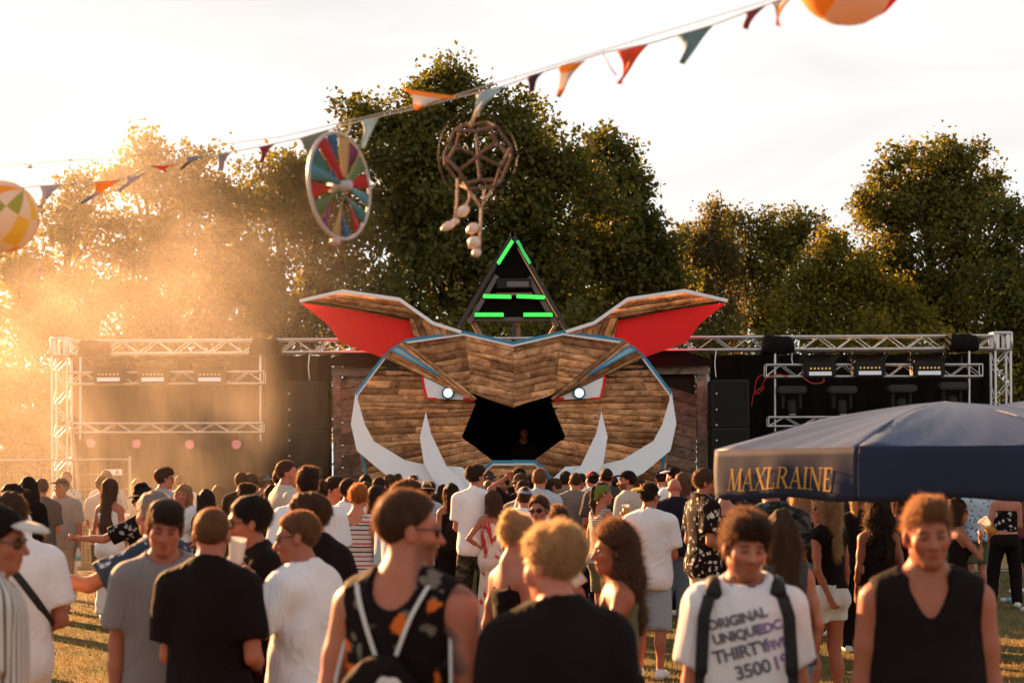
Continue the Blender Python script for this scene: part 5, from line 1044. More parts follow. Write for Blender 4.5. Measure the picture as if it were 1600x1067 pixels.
pe(763, 735, 100, 170, 'm', 'man with dark cap facing the camera below the snout', ('tee', F(DK)), ('trousers', F(DK)), 'short', 'dark', hat=('cap', F((.05, .03, .03))), beard=.5)
pe(786, 743, 104, 160, 'm', 'bearded man in black facing the camera below the chin', ('tee', F(DK)), ('trousers', F(DK)), 'short', 'dark', beard=.6)
pe(806, 731, 100, 0, 'm', 'person with curly black hair below the chin', ('tee', F(DK)), ('trousers', F(DK)), 'curly', 'black')
pe(814, 739, 116, 20, 'm', 'person in brown hat with tattooed arm bent over the head', ('tee', F(DK)), ('trousers', F(DK)), 'short', 'brown', arms=('raised', 'down'), tattoo=(0, .1, 1.), hat=('bucket', F((.09, .05, .035))))
pe(813, 750, 128, -10, 'm', 'dark haired person in front of the brown hat', ('tee', F(BRN)), ('trousers', F(DK)), 'short', 'dark')
m_lav = pe(819, 759, 152, 0, 'm', 'person in lavender cap and white T-shirt, back turned', ('tee', F(WH)), ('trousers', F(BLUEJ)), 'crop', 'brown', hat=('cap', F((.42, .33, .37)), 180, F((.1, .16, .25))))
pe(839, 732, 134, -10, 'm', 'man in pale blue T-shirt with cropped brown hair, back turned', ('tee', F(LBL)), ('trousers', F(DK)), 'crop', 'light', (.56, .3, .2), head=(-6, 0))
pe(855, 749, 112, -60, 'f', 'dark haired woman right of the pale blue T-shirt', ('tee', F(DGREY)), ('trousers', F(DK)), 'long', 'dark')
m_sg = pe(844, 772, 190, 172, 'f', 'woman in round sunglasses with brown hair facing the camera', ('strap', F(DK)), ('shorts', F(BLUEJ), .5), 'updo', 'brown', (.58, .32, .23), glasses='dark', head=(-12, 0))
pe(873, 786, 186, -130, 'f', 'woman in sunglasses turned right beside the round sunglasses', ('strap', F(WH)), ('shorts', F(BLUEJ), .5), 'bun', 'brown', (.58, .32, .23), glasses='dark')
pe(895, 738, 121, 4, 'm', 'man in grey brown T-shirt with cropped hair, back turned', ('tee', F(BRN)), ('trousers', F(DK)), 'buzz', 'brown', (.55, .28, .19), build=1.12, head=(10, 0))
pe(886, 736, 106, 10, 'm', 'dark haired person behind the grey brown T-shirt', ('tee', F((.14, .13, .1))), ('trousers', F(DK)), 'short', 'dark')
pe(908, 740, 104, 150, 'm', 'man with dark hair facing the camera right of the grey brown T-shirt', ('tee', F(WH)), ('trousers', F(DK)), 'short', 'dark', beard=.4)
pe(921, 735, 110, 0, 'm', 'person in red and black cap before the right tusk', ('tee', F((.45, .47, .45))), ('trousers', F(DK)), 'crop', 'dark', hat=('cap', F((.25, .02, .025)), 180, F(DK)))
pe(944, 731, 124, 0, 'm', 'man in dark grey T-shirt with shaved dark hair, back turned', ('tee', F(DGREY)), ('trousers', F(DK)), 'buzz', 'dark', build=1.1)
m_green = pe(943, 753, 146, -58, 'f', 'woman with green headscarf and striped tank top drinking beer', ('tank', F((.45, .4, .35), 'hstripes', (.12, .1, .09))), ('shorts', F(OLIVE), .8), 'pony', 'dark', (.52, .28, .2), ('relax', 'drink'), hat=('scarf', F((.10, .14, .02))), grip=(0, 1), lod=1)
pe(982, 734, 126, 55, 'm', 'bearded man in black cap and beige shirt facing left', ('shirt', F(BEIGE)), ('trousers', F(DK)), 'crop', 'dark', hat=('cap', F(DK)), beard=.9, head=(30, 0))
m_lak = pe(1014, 752, 176, -18, 'm', 'man in white T-shirt and black cap with orange brim worn backwards', ('tee', F(WH), .83), ('shorts', F((.3, .36, .42)), 1.1), 'crop', 'dark', (.52, .27, .18), ('fold', 'fold'), hat=('cap', F(DK), 150, F((.75, .33, .03)), F((.65, .2, .08))), glasses='dark', head=(-22, 0), build=1.05, tattoo=None)
pe(1052, 748, 131, -4, 'm', 'bald man in navy T-shirt, back turned', ('tee', F(NAVY)), ('trousers', F(BLUEJ)), 'bald', 'light', (.56, .28, .2), build=1.1)
pe(1034, 733, 108, -10, 'm', 'man in navy cap with white dots before the right tusk', ('tee', F(WH)), ('trousers', F(DK)), 'crop', 'dark', hat=('cap', F((.03, .035, .06), 'flowers', (.6, .6, .6)), 180))
pe(1050, 729, 112, 30, 'm', 'man in black cap with white brim before the right tusk', ('tee', F(WH)), ('trousers', F(DK)), 'crop', 'dark', hat=('cap', F(DK), 60, F(WH)))
pe(1066, 738, 122, -20, 'f', 'dark blond woman left of the palm print shirt', ('strap', F(BEIGE)), ('trousers', F(DK)), 'bob', 'light')
m_palm = pe(1099, 732, 164, -72, 'm', 'man in black palm print shirt, cream trousers and sunglasses facing right', ('shirt', F(DK, 'flowers', (.5, .47, .42)), .8), ('trousers', F((.6, .55, .49))), 'short', 'brown', (.52, .27, .18), ('bent', 'bent'), glasses='dark', shoes=(.3, .28, .27), lod=1, build=1.05)
pe(1128, 742, 150, -20, 'f', 'woman in black strap top right of the palm print shirt', ('strap', F(DK)), ('skirt', F(DK), .55), 'bun', 'dark', (.62, .4, .32))
pe(1150, 750, 128, 20, 'm', 'man in navy T-shirt just left of the parasol letters', ('tee', F(NAVY)), ('trousers', F(DK)), 'short', 'brown')
# right, under and behind the parasol
pe(1206, 742, 196, 12, 'm', 'broad man in dark leaf print shirt standing under the parasol', ('shirt', F((.03, .035, .03), 'camo', (.012, .013, .012), (.1, .11, .1))), ('shorts', F(DGREY)), 'short', 'dark', build=1.25, arms=('front', 'front'))
pe(1246, 752, 158, -10, 'f', 'long blond haired woman in black under the parasol', ('strap', F(DK)), ('shorts', F(BLUEJ), .5), 'long', 'blond', arms=('relax', 'relax'))
pe(1268, 758, 140, -30, 'm', 'dark haired man in dark shirt behind the blond woman in shorts', ('tee', F(DGREY)), ('trousers', F(DK)), 'short', 'dark')
m_blond = pe(1293, 768, 202, 34, 'f', 'blond woman in black tank top and white shorts facing left', ('fit', F(DK), 1.0, 'sl'), ('shorts', F((.68, .63, .58)), .42), 'mid', 'blond', (.5, .25, .155), ('back', 'down'), glasses='dark', head=(38, 0), lod=0, legs='contra')
pe(1345, 760, 156, 0, 'f', 'woman in black T-shirt and trousers with blond ponytail and white shoes', ('tee', F(DK)), ('trousers', F(DK)), 'pony', 'blond', head=(-30, 0), legs='walk')
m_curl = pe(1376, 774, 190, 6, 'f', 'woman with long dark curly hair, bare back and black strapless dress', ('dress', F(DK)), (.5,), 'frizz', 'black', (.42, .2, .125), ('relax', 'relax'), lod=1)
pe(1408, 764, 150, 20, 'f', 'woman in black strap top behind the vest man', ('strap', F(DK)), ('trousers', F(DK)), 'bob', 'brown')
m_beer = pe(1494, 778, 172, -76, 'f', 'woman in sunglasses and black halter top drinking a glass of beer', ('halter', F(DK)), ('shorts', F(DK), .5), 'bob', 'brown', (.56, .32, .23), ('relax', 'drink'), glasses='dark', grip=(0, 1), lod=1)
pe(1524, 745, 110, 0, 'm', 'man in pale blue printed T-shirt and olive shorts behind the beer glass', ('tee', F((.45, .52, .58), 'flowers', (.12, .13, .2))), ('shorts', F(OLIVE), .9), 'short', 'brown')
pe(1568, 744, 116, -6, 'f', 'woman with bare back, spotted bandeau and black cargo trousers at right', ('bandeau', F(DK, 'flowers', (.6, .57, .53)), 1.06), ('trousers', F(DK)), 'bun', 'brown', (.56, .32, .24), ('relax', 'hold'), lod=1, legs='wide', build=1.08)
pe(1598, 748, 104, 40, 'f', 'woman in dark red top at the right edge', ('tee', F((.16, .03, .03))), ('skirt', F(DK), .5), 'long', 'dark')
# people further in front of the stage, seen as heads between the others
for px, yt, s, yw, sx, hr, hcl, tp_, lb in ((672, 752, 98, 0, 'm', 'short', 'brown', DK, 'brown haired head before the left inner tusk'), (690, 757, 104, 10, 'f', 'long', 'dark', DK, 'dark long haired head between straw hat and camouflage man'), (870, 747, 98, 0, 'f', 'long', 'brown', DGREY, 'brown haired woman before the chin at right'), (828, 742, 96, 0, 'f', 'bob', 'dark', DK, 'dark bob before the middle of the chin'), (960, 744, 100, 0, 'm', 'short', 'dark', BRN, 'dark haired head between grey T-shirt and black cap'), (1000, 747, 102, 20, 'f', 'pony', 'brown', DK, 'brown ponytail behind the black cap with orange brim'), (1078, 748, 104, 0, 'm', 'short', 'dark', DGREY, 'dark head just left of the palm print shirt'), (340, 757, 100, 0, 'f', 'long', 'brown', DK, 'brown haired woman in smoke right of the straight dark hair'), (532, 752, 104, 0, 'm', 'short', 'black', DK, 'black haired head in front of the shed post'), (505, 750, 110, 0, 'm', 'curly', 'dark', DGREY, 'curly dark head right of the tall quiff'),
        (1180, 748, 120, 0, 'f', 'long', 'dark', DK, 'dark haired woman behind the parasol letters'), (1225, 750, 112, 0, 'm', 'short', 'brown', NAVY, 'man in navy deep under the parasol'), (1320, 752, 118, 0, 'f', 'long', 'dark', DK, 'dark haired woman between blond woman and ponytail'), (1430, 754, 120, 10, 'm', 'short', 'dark', DK, 'man in black hidden behind the gold brown quiff'), (1465, 752, 110, 0, 'f', 'bob', 'dark', DGREY, 'dark bob behind the drinking woman')):
    pe(px, yt, s, yw, sx, lb, ('tee', F(tp_)), ('trousers', F(DK)), hr, hcl)
# DJ inside the snout
dj = person(820, 668, FPX/30.6, 176, 'm', 'dark figure of the disc jockey inside the snout opening', ('tee', F(DK)), ('trousers', F(DK)), 'crop', 'dark', (.3, .16, .1), ('bent', 'bent'), h=1.8, group='performers on the stage')
dj['root'].location.z = at(820, 668, 30.6).z-1.8
b = MB(); z = dj['root'].location.z; b.box((-1.2, 29.9, z-.1), (1.2, 31.1, z)); o = b.build('dj_platform', NB); tag(o, 'dark platform inside the snout opening under the disc jockey', 'platform')
b = MB(); b.box((-1.0, 29.75, z+.0), (1.0, 30.15, z+.82)); o = b.build('dj_table', NB); tag(o, 'dark mixing table inside the snout opening', 'table')
# ---------------------------------------------------------------- things held and worn
from mathutils.bvhtree import BVHTree
def hand(P, i, f=.1): return P['root'].matrix_world @ Vector(P['WR'][i]+P['FD'][i]*f*P['u'])
def bvh(o): return BVHTree.FromPolygons([v.co[:] for v in o.data.vertices], [p.vertices[:] for p in o.data.polygons])
bpy.context.view_layer.update()
def cup_mat(name, c, tr):
    m, nt, b = newmat(name); b.inputs['Base Color'].default_value = (*c, 1); b.inputs['Roughness'].default_value = .25
    t = N(nt, 'BsdfTranslucent'); t.inputs['Color'].default_value = (*c, 1); mx = N(nt, 'MixShader'); mx.inputs[0].default_value = tr
    nt.links.new(b.outputs[0], mx.inputs[1]); nt.links.new(t.outputs[0], mx.inputs[2]); nt.links.new(mx.outputs[0], nt.nodes['Material Output'].inputs[0]); return m
CUPW = cup_mat('cup_plastic', (.8, .78, .76), .45); BEER = cup_mat('beer', (.85, .42, .05), .5); SPRZ = cup_mat('spritz', (.85, .22, .04), .5)
def cup(P, i, label, level=.0, liq=None, tiltv=(0, 0, 1), r=.04, h=.13, off=(0, 0, 0), f=.1):
    c = hand(P, i, f)+Vector(off); up = Vector(tiltv).normalized(); t = thing('cup', c-up*h*.5, label, 'cup', 'plastic drinking cups'); t.rotation_euler = up.to_track_quat('Z', 'Y').to_euler()
    b = MB(); n = 18; z1 = h*level if liq else 0
    prof = [(r*.72, 0), (r*.78, h*.2), (r*.9, h*.6), (r, h), (r*1.05, h+.003), (r*.97, h-.002), (r*.72, .006)]
    for rr, z in prof:
        for k in range(n): b.v.append((rr*math.cos(6.2832*k/n), rr*math.sin(6.2832*k/n), z))
    for j in range(len(prof)-1):
        for k in range(n): b.f.append((j*n+k, j*n+(k+1) % n, (j+1)*n+(k+1) % n, (j+1)*n+k))
    b.f.append(tuple(range(n))[::-1]); b.build('wall', CUPW, t, True)
    if liq:
        b = MB(); b.tube([(0, 0, -.001), (0, 0, z1*.5), (0, 0, z1)], r*.79, n, r*.745+.27*r*level); b.build('drink', liq, t, True)
cup(n_sung, 0, 'clear plastic cup held by the man in sunglasses', tiltv=(.1, 0, 1), off=(0, 0, .05))
cup(n_black, 0, 'white cup held low by the woman in black T-shirt', tiltv=(0, 0, 1), h=.15, off=(-.02, 0, .03))
cup(n_drink, 0, 'tilted cup of orange drink at the mouth of the wavy haired woman', .55, SPRZ, (.75, .1, .6), .045, .14, (-.03, 0, .02))
cup(m_green, 1, 'cup of beer held up by the woman with green headscarf', .75, BEER, (-.1, 0, 1), .04, .14, (.03, -.03, .0))
cup(m_beer, 1, 'tilted glass of beer held by the woman in halter top', .5, BEER, (-.6, 0, .75), .05, .16, (.06, -.03, .03))
cup(m_long, 1, 'pale cup held by the woman with waist long hair', .3, BEER, (0, 0, 1), .04, .13, (.02, 0, .02))
cup(m_palm, 1, 'yellow drink held by the man in palm print shirt', .6, BEER, (0, 0, 1), .04, .13, (.03, 0, 0))
# water bottle
def bottle(c, label, rot=(0, 0, 0), cap_c=(.1, .3, .5)):
    t = thing('water_bottle', c, label, 'bottle', 'plastic water bottles'); t.rotation_euler = rot
    b = MB(); n = 14; prof = [(.0, 0), (.032, 0), (.035, .02), (.033, .1), (.035, .12), (.035, .19), (.014, .245), (.014, .26)]
    for rr, z in prof:
        for k in range(n): b.v.append((rr*math.cos(6.2832*k/n), rr*math.sin(6.2832*k/n), z))
    for j in range(len(prof)-1):
        for k in range(n): b.f.append((j*n+k, j*n+(k+1) % n, (j+1)*n+(k+1) % n, (j+1)*n+k))
    b.build('body', CUPW, t, True); b = MB(); b.tube([(0, 0, .08), (0, 0, .14)], .036, n); b.build('paper_label', plain('bottle_label', (.12, .35, .42), .5), t, True); b = MB(); b.tube([(0, 0, .255), (0, 0, .28)], .016, n); b.build('lid', plain('bottle_lid', cap_c, .4), t, True)
h_ = hand(m_grey, 0, .1); bottle(h_+Vector((0, -.03, -.17)), 'water bottle hanging in the hand of the man in tan shorts')
for px, py, lb, rz in ((1563, 941, 'plastic bottle lying on the grass near the cargo trousers', 1.4), (1597, 956, 'plastic bottle lying on the grass at the right edge', .4)):
    d = FPX*CAMZ/(py-740); p = at(px, py, d); bottle(Vector((p.x, p.y, .036)), lb, (math.pi/2, 0, rz))
# straps, bags and prints that follow the clothes
def ring_strap(P, obj, z_of, w_, th, mat, name, parent, a0=0, a1=360, n=48, z0=None):
    tr = bvh(obj); A, B = [], []
    for k in range(n+1):
        a = math.radians(a0+(a1-a0)*k/n); d = Vector((math.cos(a), math.sin(a), 0)); zc = z_of(d)*P['u']
        for lst, dz in ((A, w_/2), (B, -w_/2)):
            o_ = Vector((0, 0, zc+dz)); hit = None; src = o_+d*.6; h_ = tr.ray_cast(src, -d, .6); lst.append((h_[0] if h_[0] is not None else o_+d*.16)+d*th)
    b = MB(); m = len(A)
    for k in range(m-1): b.poly([A[k], A[k+1], B[k+1], B[k]])
    for k in range(m-1): b.poly([A[k]-A[k].normalized()*0, B[k], B[k+1], A[k+1]])
    return b.build(name, mat, parent, True)
STRAPM = plain('strap_black', (.012, .011, .012), .7); CORDW = plain('cord_white', (.62, .58, .54), .8)
def surf_line(tr, pts, w_, off, y_from):           # ribbon laid on the clothes, cast along y
    L = []
    for x, z in pts:
        h_ = tr.ray_cast(Vector((x, y_from, z)), Vector((0, -1 if y_from > 0 else 1, 0)), 2); L.append((h_[0] if h_[0] is not None else Vector((x, .0, z)))+Vector((0, off if y_from > 0 else -off, 0)))
    b = MB(); W_ = Vector((w_/2, 0, 0))
    for p, q in zip(L, L[1:]): b.prism([p-W_, q-W_, q+W_, p+W_], (0, .004 if y_from > 0 else -.004, 0))
    return b, L
def lerp_pts(pts, n=8):
    out = []
    for (a, b_) in zip(pts, pts[1:]):
        for k in range(n): t = k/n; out.append((a[0]+(b_[0]-a[0])*t, a[1]+(b_[1]-a[1])*t))
    return out+[pts[-1]]
# crossbody bag of the man in white T-shirt
bagm = thing('crossbody_bag', n_strap['root'].location, 'black crossbody bag strap over the white T-shirt at left', 'bag', rz=n_strap['root'].rotation_euler.z); u = n_strap['u']
tr = bvh(n_strap['top']); b, L = surf_line(tr, lerp_pts([(-.1*u, 1.5*u), (.2*u, 1.1*u)]), .045, .006, -1); b.build('strap', STRAPM, bagm)
b, L = surf_line(tr, lerp_pts([(-.1*u, 1.5*u), (.18*u, 1.12*u)]), .045, .006, 1); b.build('strap', STRAPM, bagm)
V, Fq = polygonize([cap((.12, .17, 1.1*u), (.2, .12, 1.1*u), .07, k=.02), plane((0, 0, 1.18*u), (0, 0, 1))], .012); mesh_obj('pouch', V, Fq, STRAPM, bagm)
# backpack of the bearded man: front straps and body
P = n_pack; u = P['u']; bp_ = thing('backpack', P['root'].location, 'black backpack worn by the bearded man in white T-shirt', 'backpack', rz=P['root'].rotation_euler.z); tr = bvh(P['top'])
for sg in (-1, 1):
    b, L = surf_line(tr, lerp_pts([(sg*.14*u, 1.485*u), (sg*.165*u, 1.4*u), (sg*.175*u, 1.22*u), (sg*.178*u, 1.05*u)]), .045, .01, 1); b.build('shoulder_strap', STRAPM, bp_)
    b = MB(); b.tube([Vector((sg*.125*u, .09*u, 1.49*u)), Vector((sg*.125*u, .0, 1.525*u)), Vector((sg*.1*u, -.1*u, 1.5*u))], .03, 8); b.build('shoulder_strap', STRAPM, bp_, True)
V, Fq = polygonize([ell((0, -.24*u, 1.28*u), (.16, .1, .24), k=.02), cap((-.08, -.22*u, 1.2*u), (.08, -.22*u, 1.2*u), .1, k=.06), cap((-.08, -.22*u, 1.42*u), (.08, -.22*u, 1.42*u), .08, k=.06)], .015); mesh_obj('pack', V, Fq, STRAPM, bp_)
def text_mesh(txt, size, shear=0, bold=.0):
    cu = bpy.data.curves.new('t', 'FONT'); cu.body = txt; cu.size = size; cu.shear = shear; cu.align_x = 'CENTER'; cu.resolution_u = 3; cu.offset = bold; cu.space_character = .95
    o = link('t', cu); dg = bpy.context.evaluated_depsgraph_get(); me = bpy.data.meshes.new_from_object(o.evaluated_get(dg)); bpy.data.objects.remove(o)
    bm = bmesh.new(); bm.from_mesh(me); bmesh.ops.triangulate(bm, faces=bm.faces); bmesh.ops.subdivide_edges(bm, edges=[e for e in bm.edges if e.calc_length() > .02], cuts=2, use_grid_fill=True); bmesh.ops.triangulate(bm, faces=bm.faces); bm.to_mesh(me); bm.free(); return me
INKG = plain('print_grey', (.13, .12, .14), .8, 0, .4, 14); INKP = plain('print_violet', (.22, .13, .3), .8, 0, .4, 14)
def print_on(P, txt, x, z, size, ang, mat, name='print', bold=.002, yf=1, shear=.0):
    me = text_mesh(txt, size, shear, bold); tr = bvh(P['top']); ca, sa = math.cos(ang), math.sin(ang)
    for v in me.vertices:
        X, Z = v.co.x*ca-v.co.y*sa, v.co.x*sa+v.co.y*ca; sx = -1 if yf > 0 else 1
        p = Vector(((x+X)*sx, 0, z+Z)); h_ = tr.ray_cast(Vector((p.x, yf, p.z)), Vector((0, -yf, 0)), 2); v.co = (h_[0] if h_[0] is not None else p+Vector((0, .15*yf, 0)))+Vector((0, .004*yf, 0))
    me.materials.clear(); me.materials.append(mat); o = link(name, me, P['root']); return o
A_ = math.radians(15); u = n_pack['u']
for txt, x, z, sz, mt in (('ORIGINAL', -.04, 1.375, .052, INKG), ('UNIQUE', -.04, 1.315, .052, INKG), ('EDC', .082, 1.345, .052, INKP), ('THIRTY', -.025, 1.245, .066, INKG), ('FIVE', .112, 1.28, .05, INKP), ('3500', .02, 1.175, .072, INKG), ('19', .128, 1.202, .072, INKP)): print_on(n_pack, txt, x*.94+.008, z*u, sz*.95, A_, mt)
# drawstring bag on the floral tank top
P = n_tank; u = P['u']; dbag = thing('drawstring_bag', P['root'].location, 'black drawstring bag with white cords on the back of the floral tank top', 'bag', rz=P['root'].rotation_euler.z); tr = bvh(P['top'])
V, Fq = polygonize([ell((0, -.185*u, 1.06*u), (.17, .05, .21), k=.03), cap((-.02, -.165*u, 1.24*u), (.02, -.165*u, 1.24*u), .035, k=.05), cap((-.13, -.18*u, .95*u), (.13, -.18*u, .95*u), .05, k=.05)], .012, noise=folds(9, .008), namp=.01); bo = mesh_obj('sack', V, Fq, F(DK), dbag)
for sg in (-1, 1):
    b, L = surf_line(tr, lerp_pts([(sg*.03*u, 1.27*u), (sg*.08*u, 1.4*u), (sg*.125*u, 1.5*u)]), .014, .008, -1); b.build('cord', CORDW, dbag)
    b = MB(); b.tube([Vector((sg*.125*u, -.07, 1.5*u)), Vector((sg*.16*u, -.02, 1.49*u)), Vector((sg*.2*u, -.1, 1.2*u)), Vector((sg*.17*u, -.17, .92*u))], .007, 6); b.build('cord', CORDW, dbag, True)
P2 = dict(n_tank); P2['top'] = bo; P2['root'] = dbag
for txt, z, x in (('ffi', 1.14, .04), ('IIII', 1.03, -.03)): print_on(P2, txt, x, z*u, .12, math.radians(-4), CORDW, 'print', .006, -1)
# white trim of the tank top: armholes and neck
# ---------------------------------------------------------------- parasol
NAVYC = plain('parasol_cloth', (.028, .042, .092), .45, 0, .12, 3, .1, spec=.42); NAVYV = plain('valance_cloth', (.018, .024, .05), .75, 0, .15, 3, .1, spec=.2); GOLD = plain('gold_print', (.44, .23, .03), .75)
RP, CP = 1.56, Vector((2.79, 10.1, 0)); ph0 = math.radians(-100.1)
def pv(k, r=RP): a = ph0+math.radians(22.5+45*k); return Vector((math.cos(a)*r, math.sin(a)*r, 0))
para = thing('parasol', CP, 'large navy blue parasol with gold lettering in front at right', 'parasol', 'parasols'); ZR, ZA = 1.957, 2.27
BEERP = random.Random(4)
def vpt(k, f, v):         # point of the valance of side k
    p = pv(k).lerp(pv(k+1), f); nv = p.normalized(); wv = .012*math.sin(f*7+k*2)+.006*math.sin(f*17+k)+.003*math.sin(f*31)
    return p+nv*(wv*v+.012*math.sin(v*3))+Vector((0, 0, ZR-.3*v-.012*math.sin(f*3.14*3+k)*v))
for k in range(8):
    n = 14; b = MB()
    for j in range(n+1):
        for i in range(n+1):
            t = j/n; p = pv(k).lerp(pv(k+1), i/n)*t; sag = -.035*math.sin(math.pi*i/n)*t+.05*math.sin(math.pi*t); b.v.append((p.x, p.y, ZA+(ZR-ZA)*t+sag+.006*math.sin(i*1.7+j)*t))
    for j in range(n):
        for i in range(n): q = j*(n+1)+i; b.f.append((q, q+1, q+n+2, q+n+1))
    cp_ = b.build('canopy_panel', NAVYC, para, True); m = cp_.modifiers.new('s', 'SOLIDIFY'); m.thickness = .004
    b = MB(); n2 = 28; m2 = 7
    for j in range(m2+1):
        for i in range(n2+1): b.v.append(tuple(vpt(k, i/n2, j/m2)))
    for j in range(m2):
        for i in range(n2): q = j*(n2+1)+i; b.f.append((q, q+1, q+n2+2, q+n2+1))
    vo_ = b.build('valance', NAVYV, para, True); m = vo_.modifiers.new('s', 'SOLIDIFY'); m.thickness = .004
    rod('rib', (0, 0, ZA-.05), tuple(pv(k)*.98+Vector((0, 0, ZR-.03))), .012, BLK, para); rod('strut', (0, 0, ZA-.6), tuple(pv(k)*.5+Vector((0, 0, (ZA+ZR)/2-.05))), .009, BLK, para)
rod('pole', (0, 0, .08), (0, 0, ZA-.02), .022, plain('pole_metal', (.05, .045, .045), .5), para)
b = MB(); b.tube([(0, 0, 0), (0, 0, .05), (0, 0, .09)], .3, 20, .12); b.build('base', plain('concrete', (.3, .29, .28), .9), para, True)
# lettering: serif capitals cut as strokes, laid on the valance
def stroke(a, b_, w_): return (a, b_, w_)
TH, TN = .15, .055
GL = {'M': (1.0, [((.06, 0), (.17, 1), TN), ((.17, 1), (.5, .02), TH), ((.5, .02), (.85, 1), TN), ((.85, 1), (.92, 0), TH), ((-.04, 0), (.16, 0), TN), ((.8, 0), (1.04, 0), TN), ((.04, 1), (.22, 1), TN), ((.8, 1), (.98, 1), TN)]),
      'A': (.82, [((.08, 0), (.42, 1), TN), ((.42, 1), (.74, 0), TH), ((.2, .34), (.62, .34), TN), ((-.02, 0), (.2, 0), TN), ((.6, 0), (.88, 0), TN)]), 'X': (.8, [((.08, 1), (.72, 0), TH), ((.72, 1), (.08, 0), TN), ((-.02, 0), (.2, 0), TN), ((.6, 0), (.84, 0), TN), ((-.02, 1), (.22, 1), TN), ((.58, 1), (.84, 1), TN)]),
      'L': (.66, [((.16, 0), (.16, 1), TH), ((.02, 0), (.62, 0), TN), ((.62, 0), (.64, .25), TN), ((.02, 1), (.3, 1), TN)]), 'R': (.78, [((.16, 0), (.16, 1), TH), ((.16, 1), (.5, .97), TN), ((.5, .97), (.64, .78), TH*.8), ((.64, .78), (.5, .55), TH*.8), ((.5, .55), (.16, .52), TN), ((.4, .52), (.74, 0), TH*.9), ((.02, 0), (.3, 0), TN), ((.66, 0), (.86, 0), TN), ((.02, 1), (.3, 1), TN)]),
      'I': (.34, [((.17, 0), (.17, 1), TH), ((.02, 0), (.32, 0), TN), ((.02, 1), (.32, 1), TN)]), 'N': (.86, [((.12, 0), (.12, 1), TN), ((.12, 1), (.74, 0), TH), ((.74, 0), (.74, 1), TN), ((0, 0), (.24, 0), TN), ((.62, 1), (.86, 1), TN), ((0, 1), (.18, 1), TN)]),
      'E': (.68, [((.16, 0), (.16, 1), TH), ((.02, 0), (.6, 0), TN), ((.02, 1), (.58, 1), TN), ((.16, .52), (.44, .52), TN), ((.6, 0), (.62, .22), TN), ((.58, 1), (.58, .8), TN)])}
SIDE = 6            # the side that faces the camera's left
def lay(x, z): return para.matrix_world.inverted() @ Vector((0, 0, 0)) if False else vpt(SIDE, x, z)
x = .0; glyphs = []; word = 'MAXLRAINE'; tot = sum(GL[c][0]+.1 for c in word)
for ch in word: glyphs.append((ch, x/tot)); x += GL[ch][0]+.1
for ch, x0 in glyphs:
    b = MB()
    for (a, c, w_) in GL[ch][1]:
        a, c = Vector(a), Vector(c); d = (c-a).normalized(); nv = Vector((-d.y, d.x))*w_*.5; a2, c2 = a-d*.02, c+d*.02
        n = 4
        for k in range(n):
            q = [a2.lerp(c2, k/n)-nv, a2.lerp(c2, (k+1)/n)-nv, a2.lerp(c2, (k+1)/n)+nv, a2.lerp(c2, k/n)+nv]; pts = []
            for p in q:
                fx = .12+.72*(x0+(p.x+.18*p.y)/tot); fz = .80-.42*p.y; w3 = vpt(SIDE, fx, fz); nrm_ = ((pv(SIDE)+pv(SIDE+1))*.5).normalized(); pts.append(w3+nrm_*.007)
            b.poly(pts)
    b.build('letter', GOLD, para)
def copy_tree(o, parent=None):
    c = o.copy(); COL.objects.link(c); c.parent = parent
    for ch in [x for x in bpy.data.objects if x.parent == o]: copy_tree(ch, c)
    return c
p2 = thing('parasol', (0, 0, 0), 'second navy parasol showing its top behind the large parasol', 'parasol', 'parasols')
for ch in [x for x in bpy.data.objects if x.parent == para and not x.name.startswith('letter')]: copy_tree(ch, p2)
q = at(1665, 745, 15); p2.location = (q.x, q.y, 0); p2.scale = (1.1, 1.1, 1.12)
# ---------------------------------------------------------------- bunting, wind wheel, mobile and lanterns hung near the camera
FC = dict(grey=(.33, .33, .36), green=(.25, .29, .26), orange=(.85, .36, .04), white=(.75, .68, .62), maroon=(.3, .06, .08), purple=(.12, .05, .09), blue=(.2, .33, .4), pblue=(.42, .55, .6), red=(.8, .12, .03), lilac=(.5, .47, .52))
def flag_mat(k):
    nm = 'flag_'+k
    if nm in MATS: return MATS[nm]
    m, nt, b = newmat(nm); c = FC[k]; f = noise(nt, coords(nt), 9, 3); col = mixc(nt, f, tuple(x*.85 for x in c), tuple(min(1, x*1.12) for x in c)); nt.links.new(col, b.inputs['Base Color']); b.inputs['Roughness'].default_value = .8
    t = N(nt, 'BsdfTranslucent'); nt.links.new(col, t.inputs['Color']); mx = N(nt, 'MixShader'); mx.inputs[0].default_value = .4
    nt.links.new(b.outputs[0], mx.inputs[1]); nt.links.new(t.outputs[0], mx.inputs[2]); nt.links.new(mx.outputs[0], nt.nodes['Material Output'].inputs[0]); MATS[nm] = m; return m
def sd_(px): return 8.2-px*.0022        # the line runs towards the camera to the right
bunt = thing('bunting', (0, 0, 0), 'string of coloured pennant flags strung across the sky', 'bunting')
LINE = [(-40, 301), (60, 291), (140, 286), (190, 281), (230, 262), (285, 248), (330, 243), (405, 230), (470, 216), (513, 203), (565, 189), (600, 181), (650, 170), (718, 152), (790, 134), (850, 112), (945, 82), (1012, 69), (1112, 40), (1197, 8), (1260, -16), (1330, -45)]
b = MB(); b.tube([at(x, y, sd_(x)) for x, y in LINE], .0026, 6); b.build('string', CORDW, bunt, True)
b = MB(); b.tube([at(x, y, sd_(x)+.15) for x, y in ((-40, 262), (200, 245), (440, 214), (700, 153), (945, 78), (1190, 4), (1300, -40))], .002, 5); b.build('string', CORDW, bunt, True)
b = MB(); b.tube([at(x, y, sd_(x)) for x, y in ((942, 83), (952, 103), (963, 118))], .003, 5); b.build('loose_cord', CORDW, bunt, True)
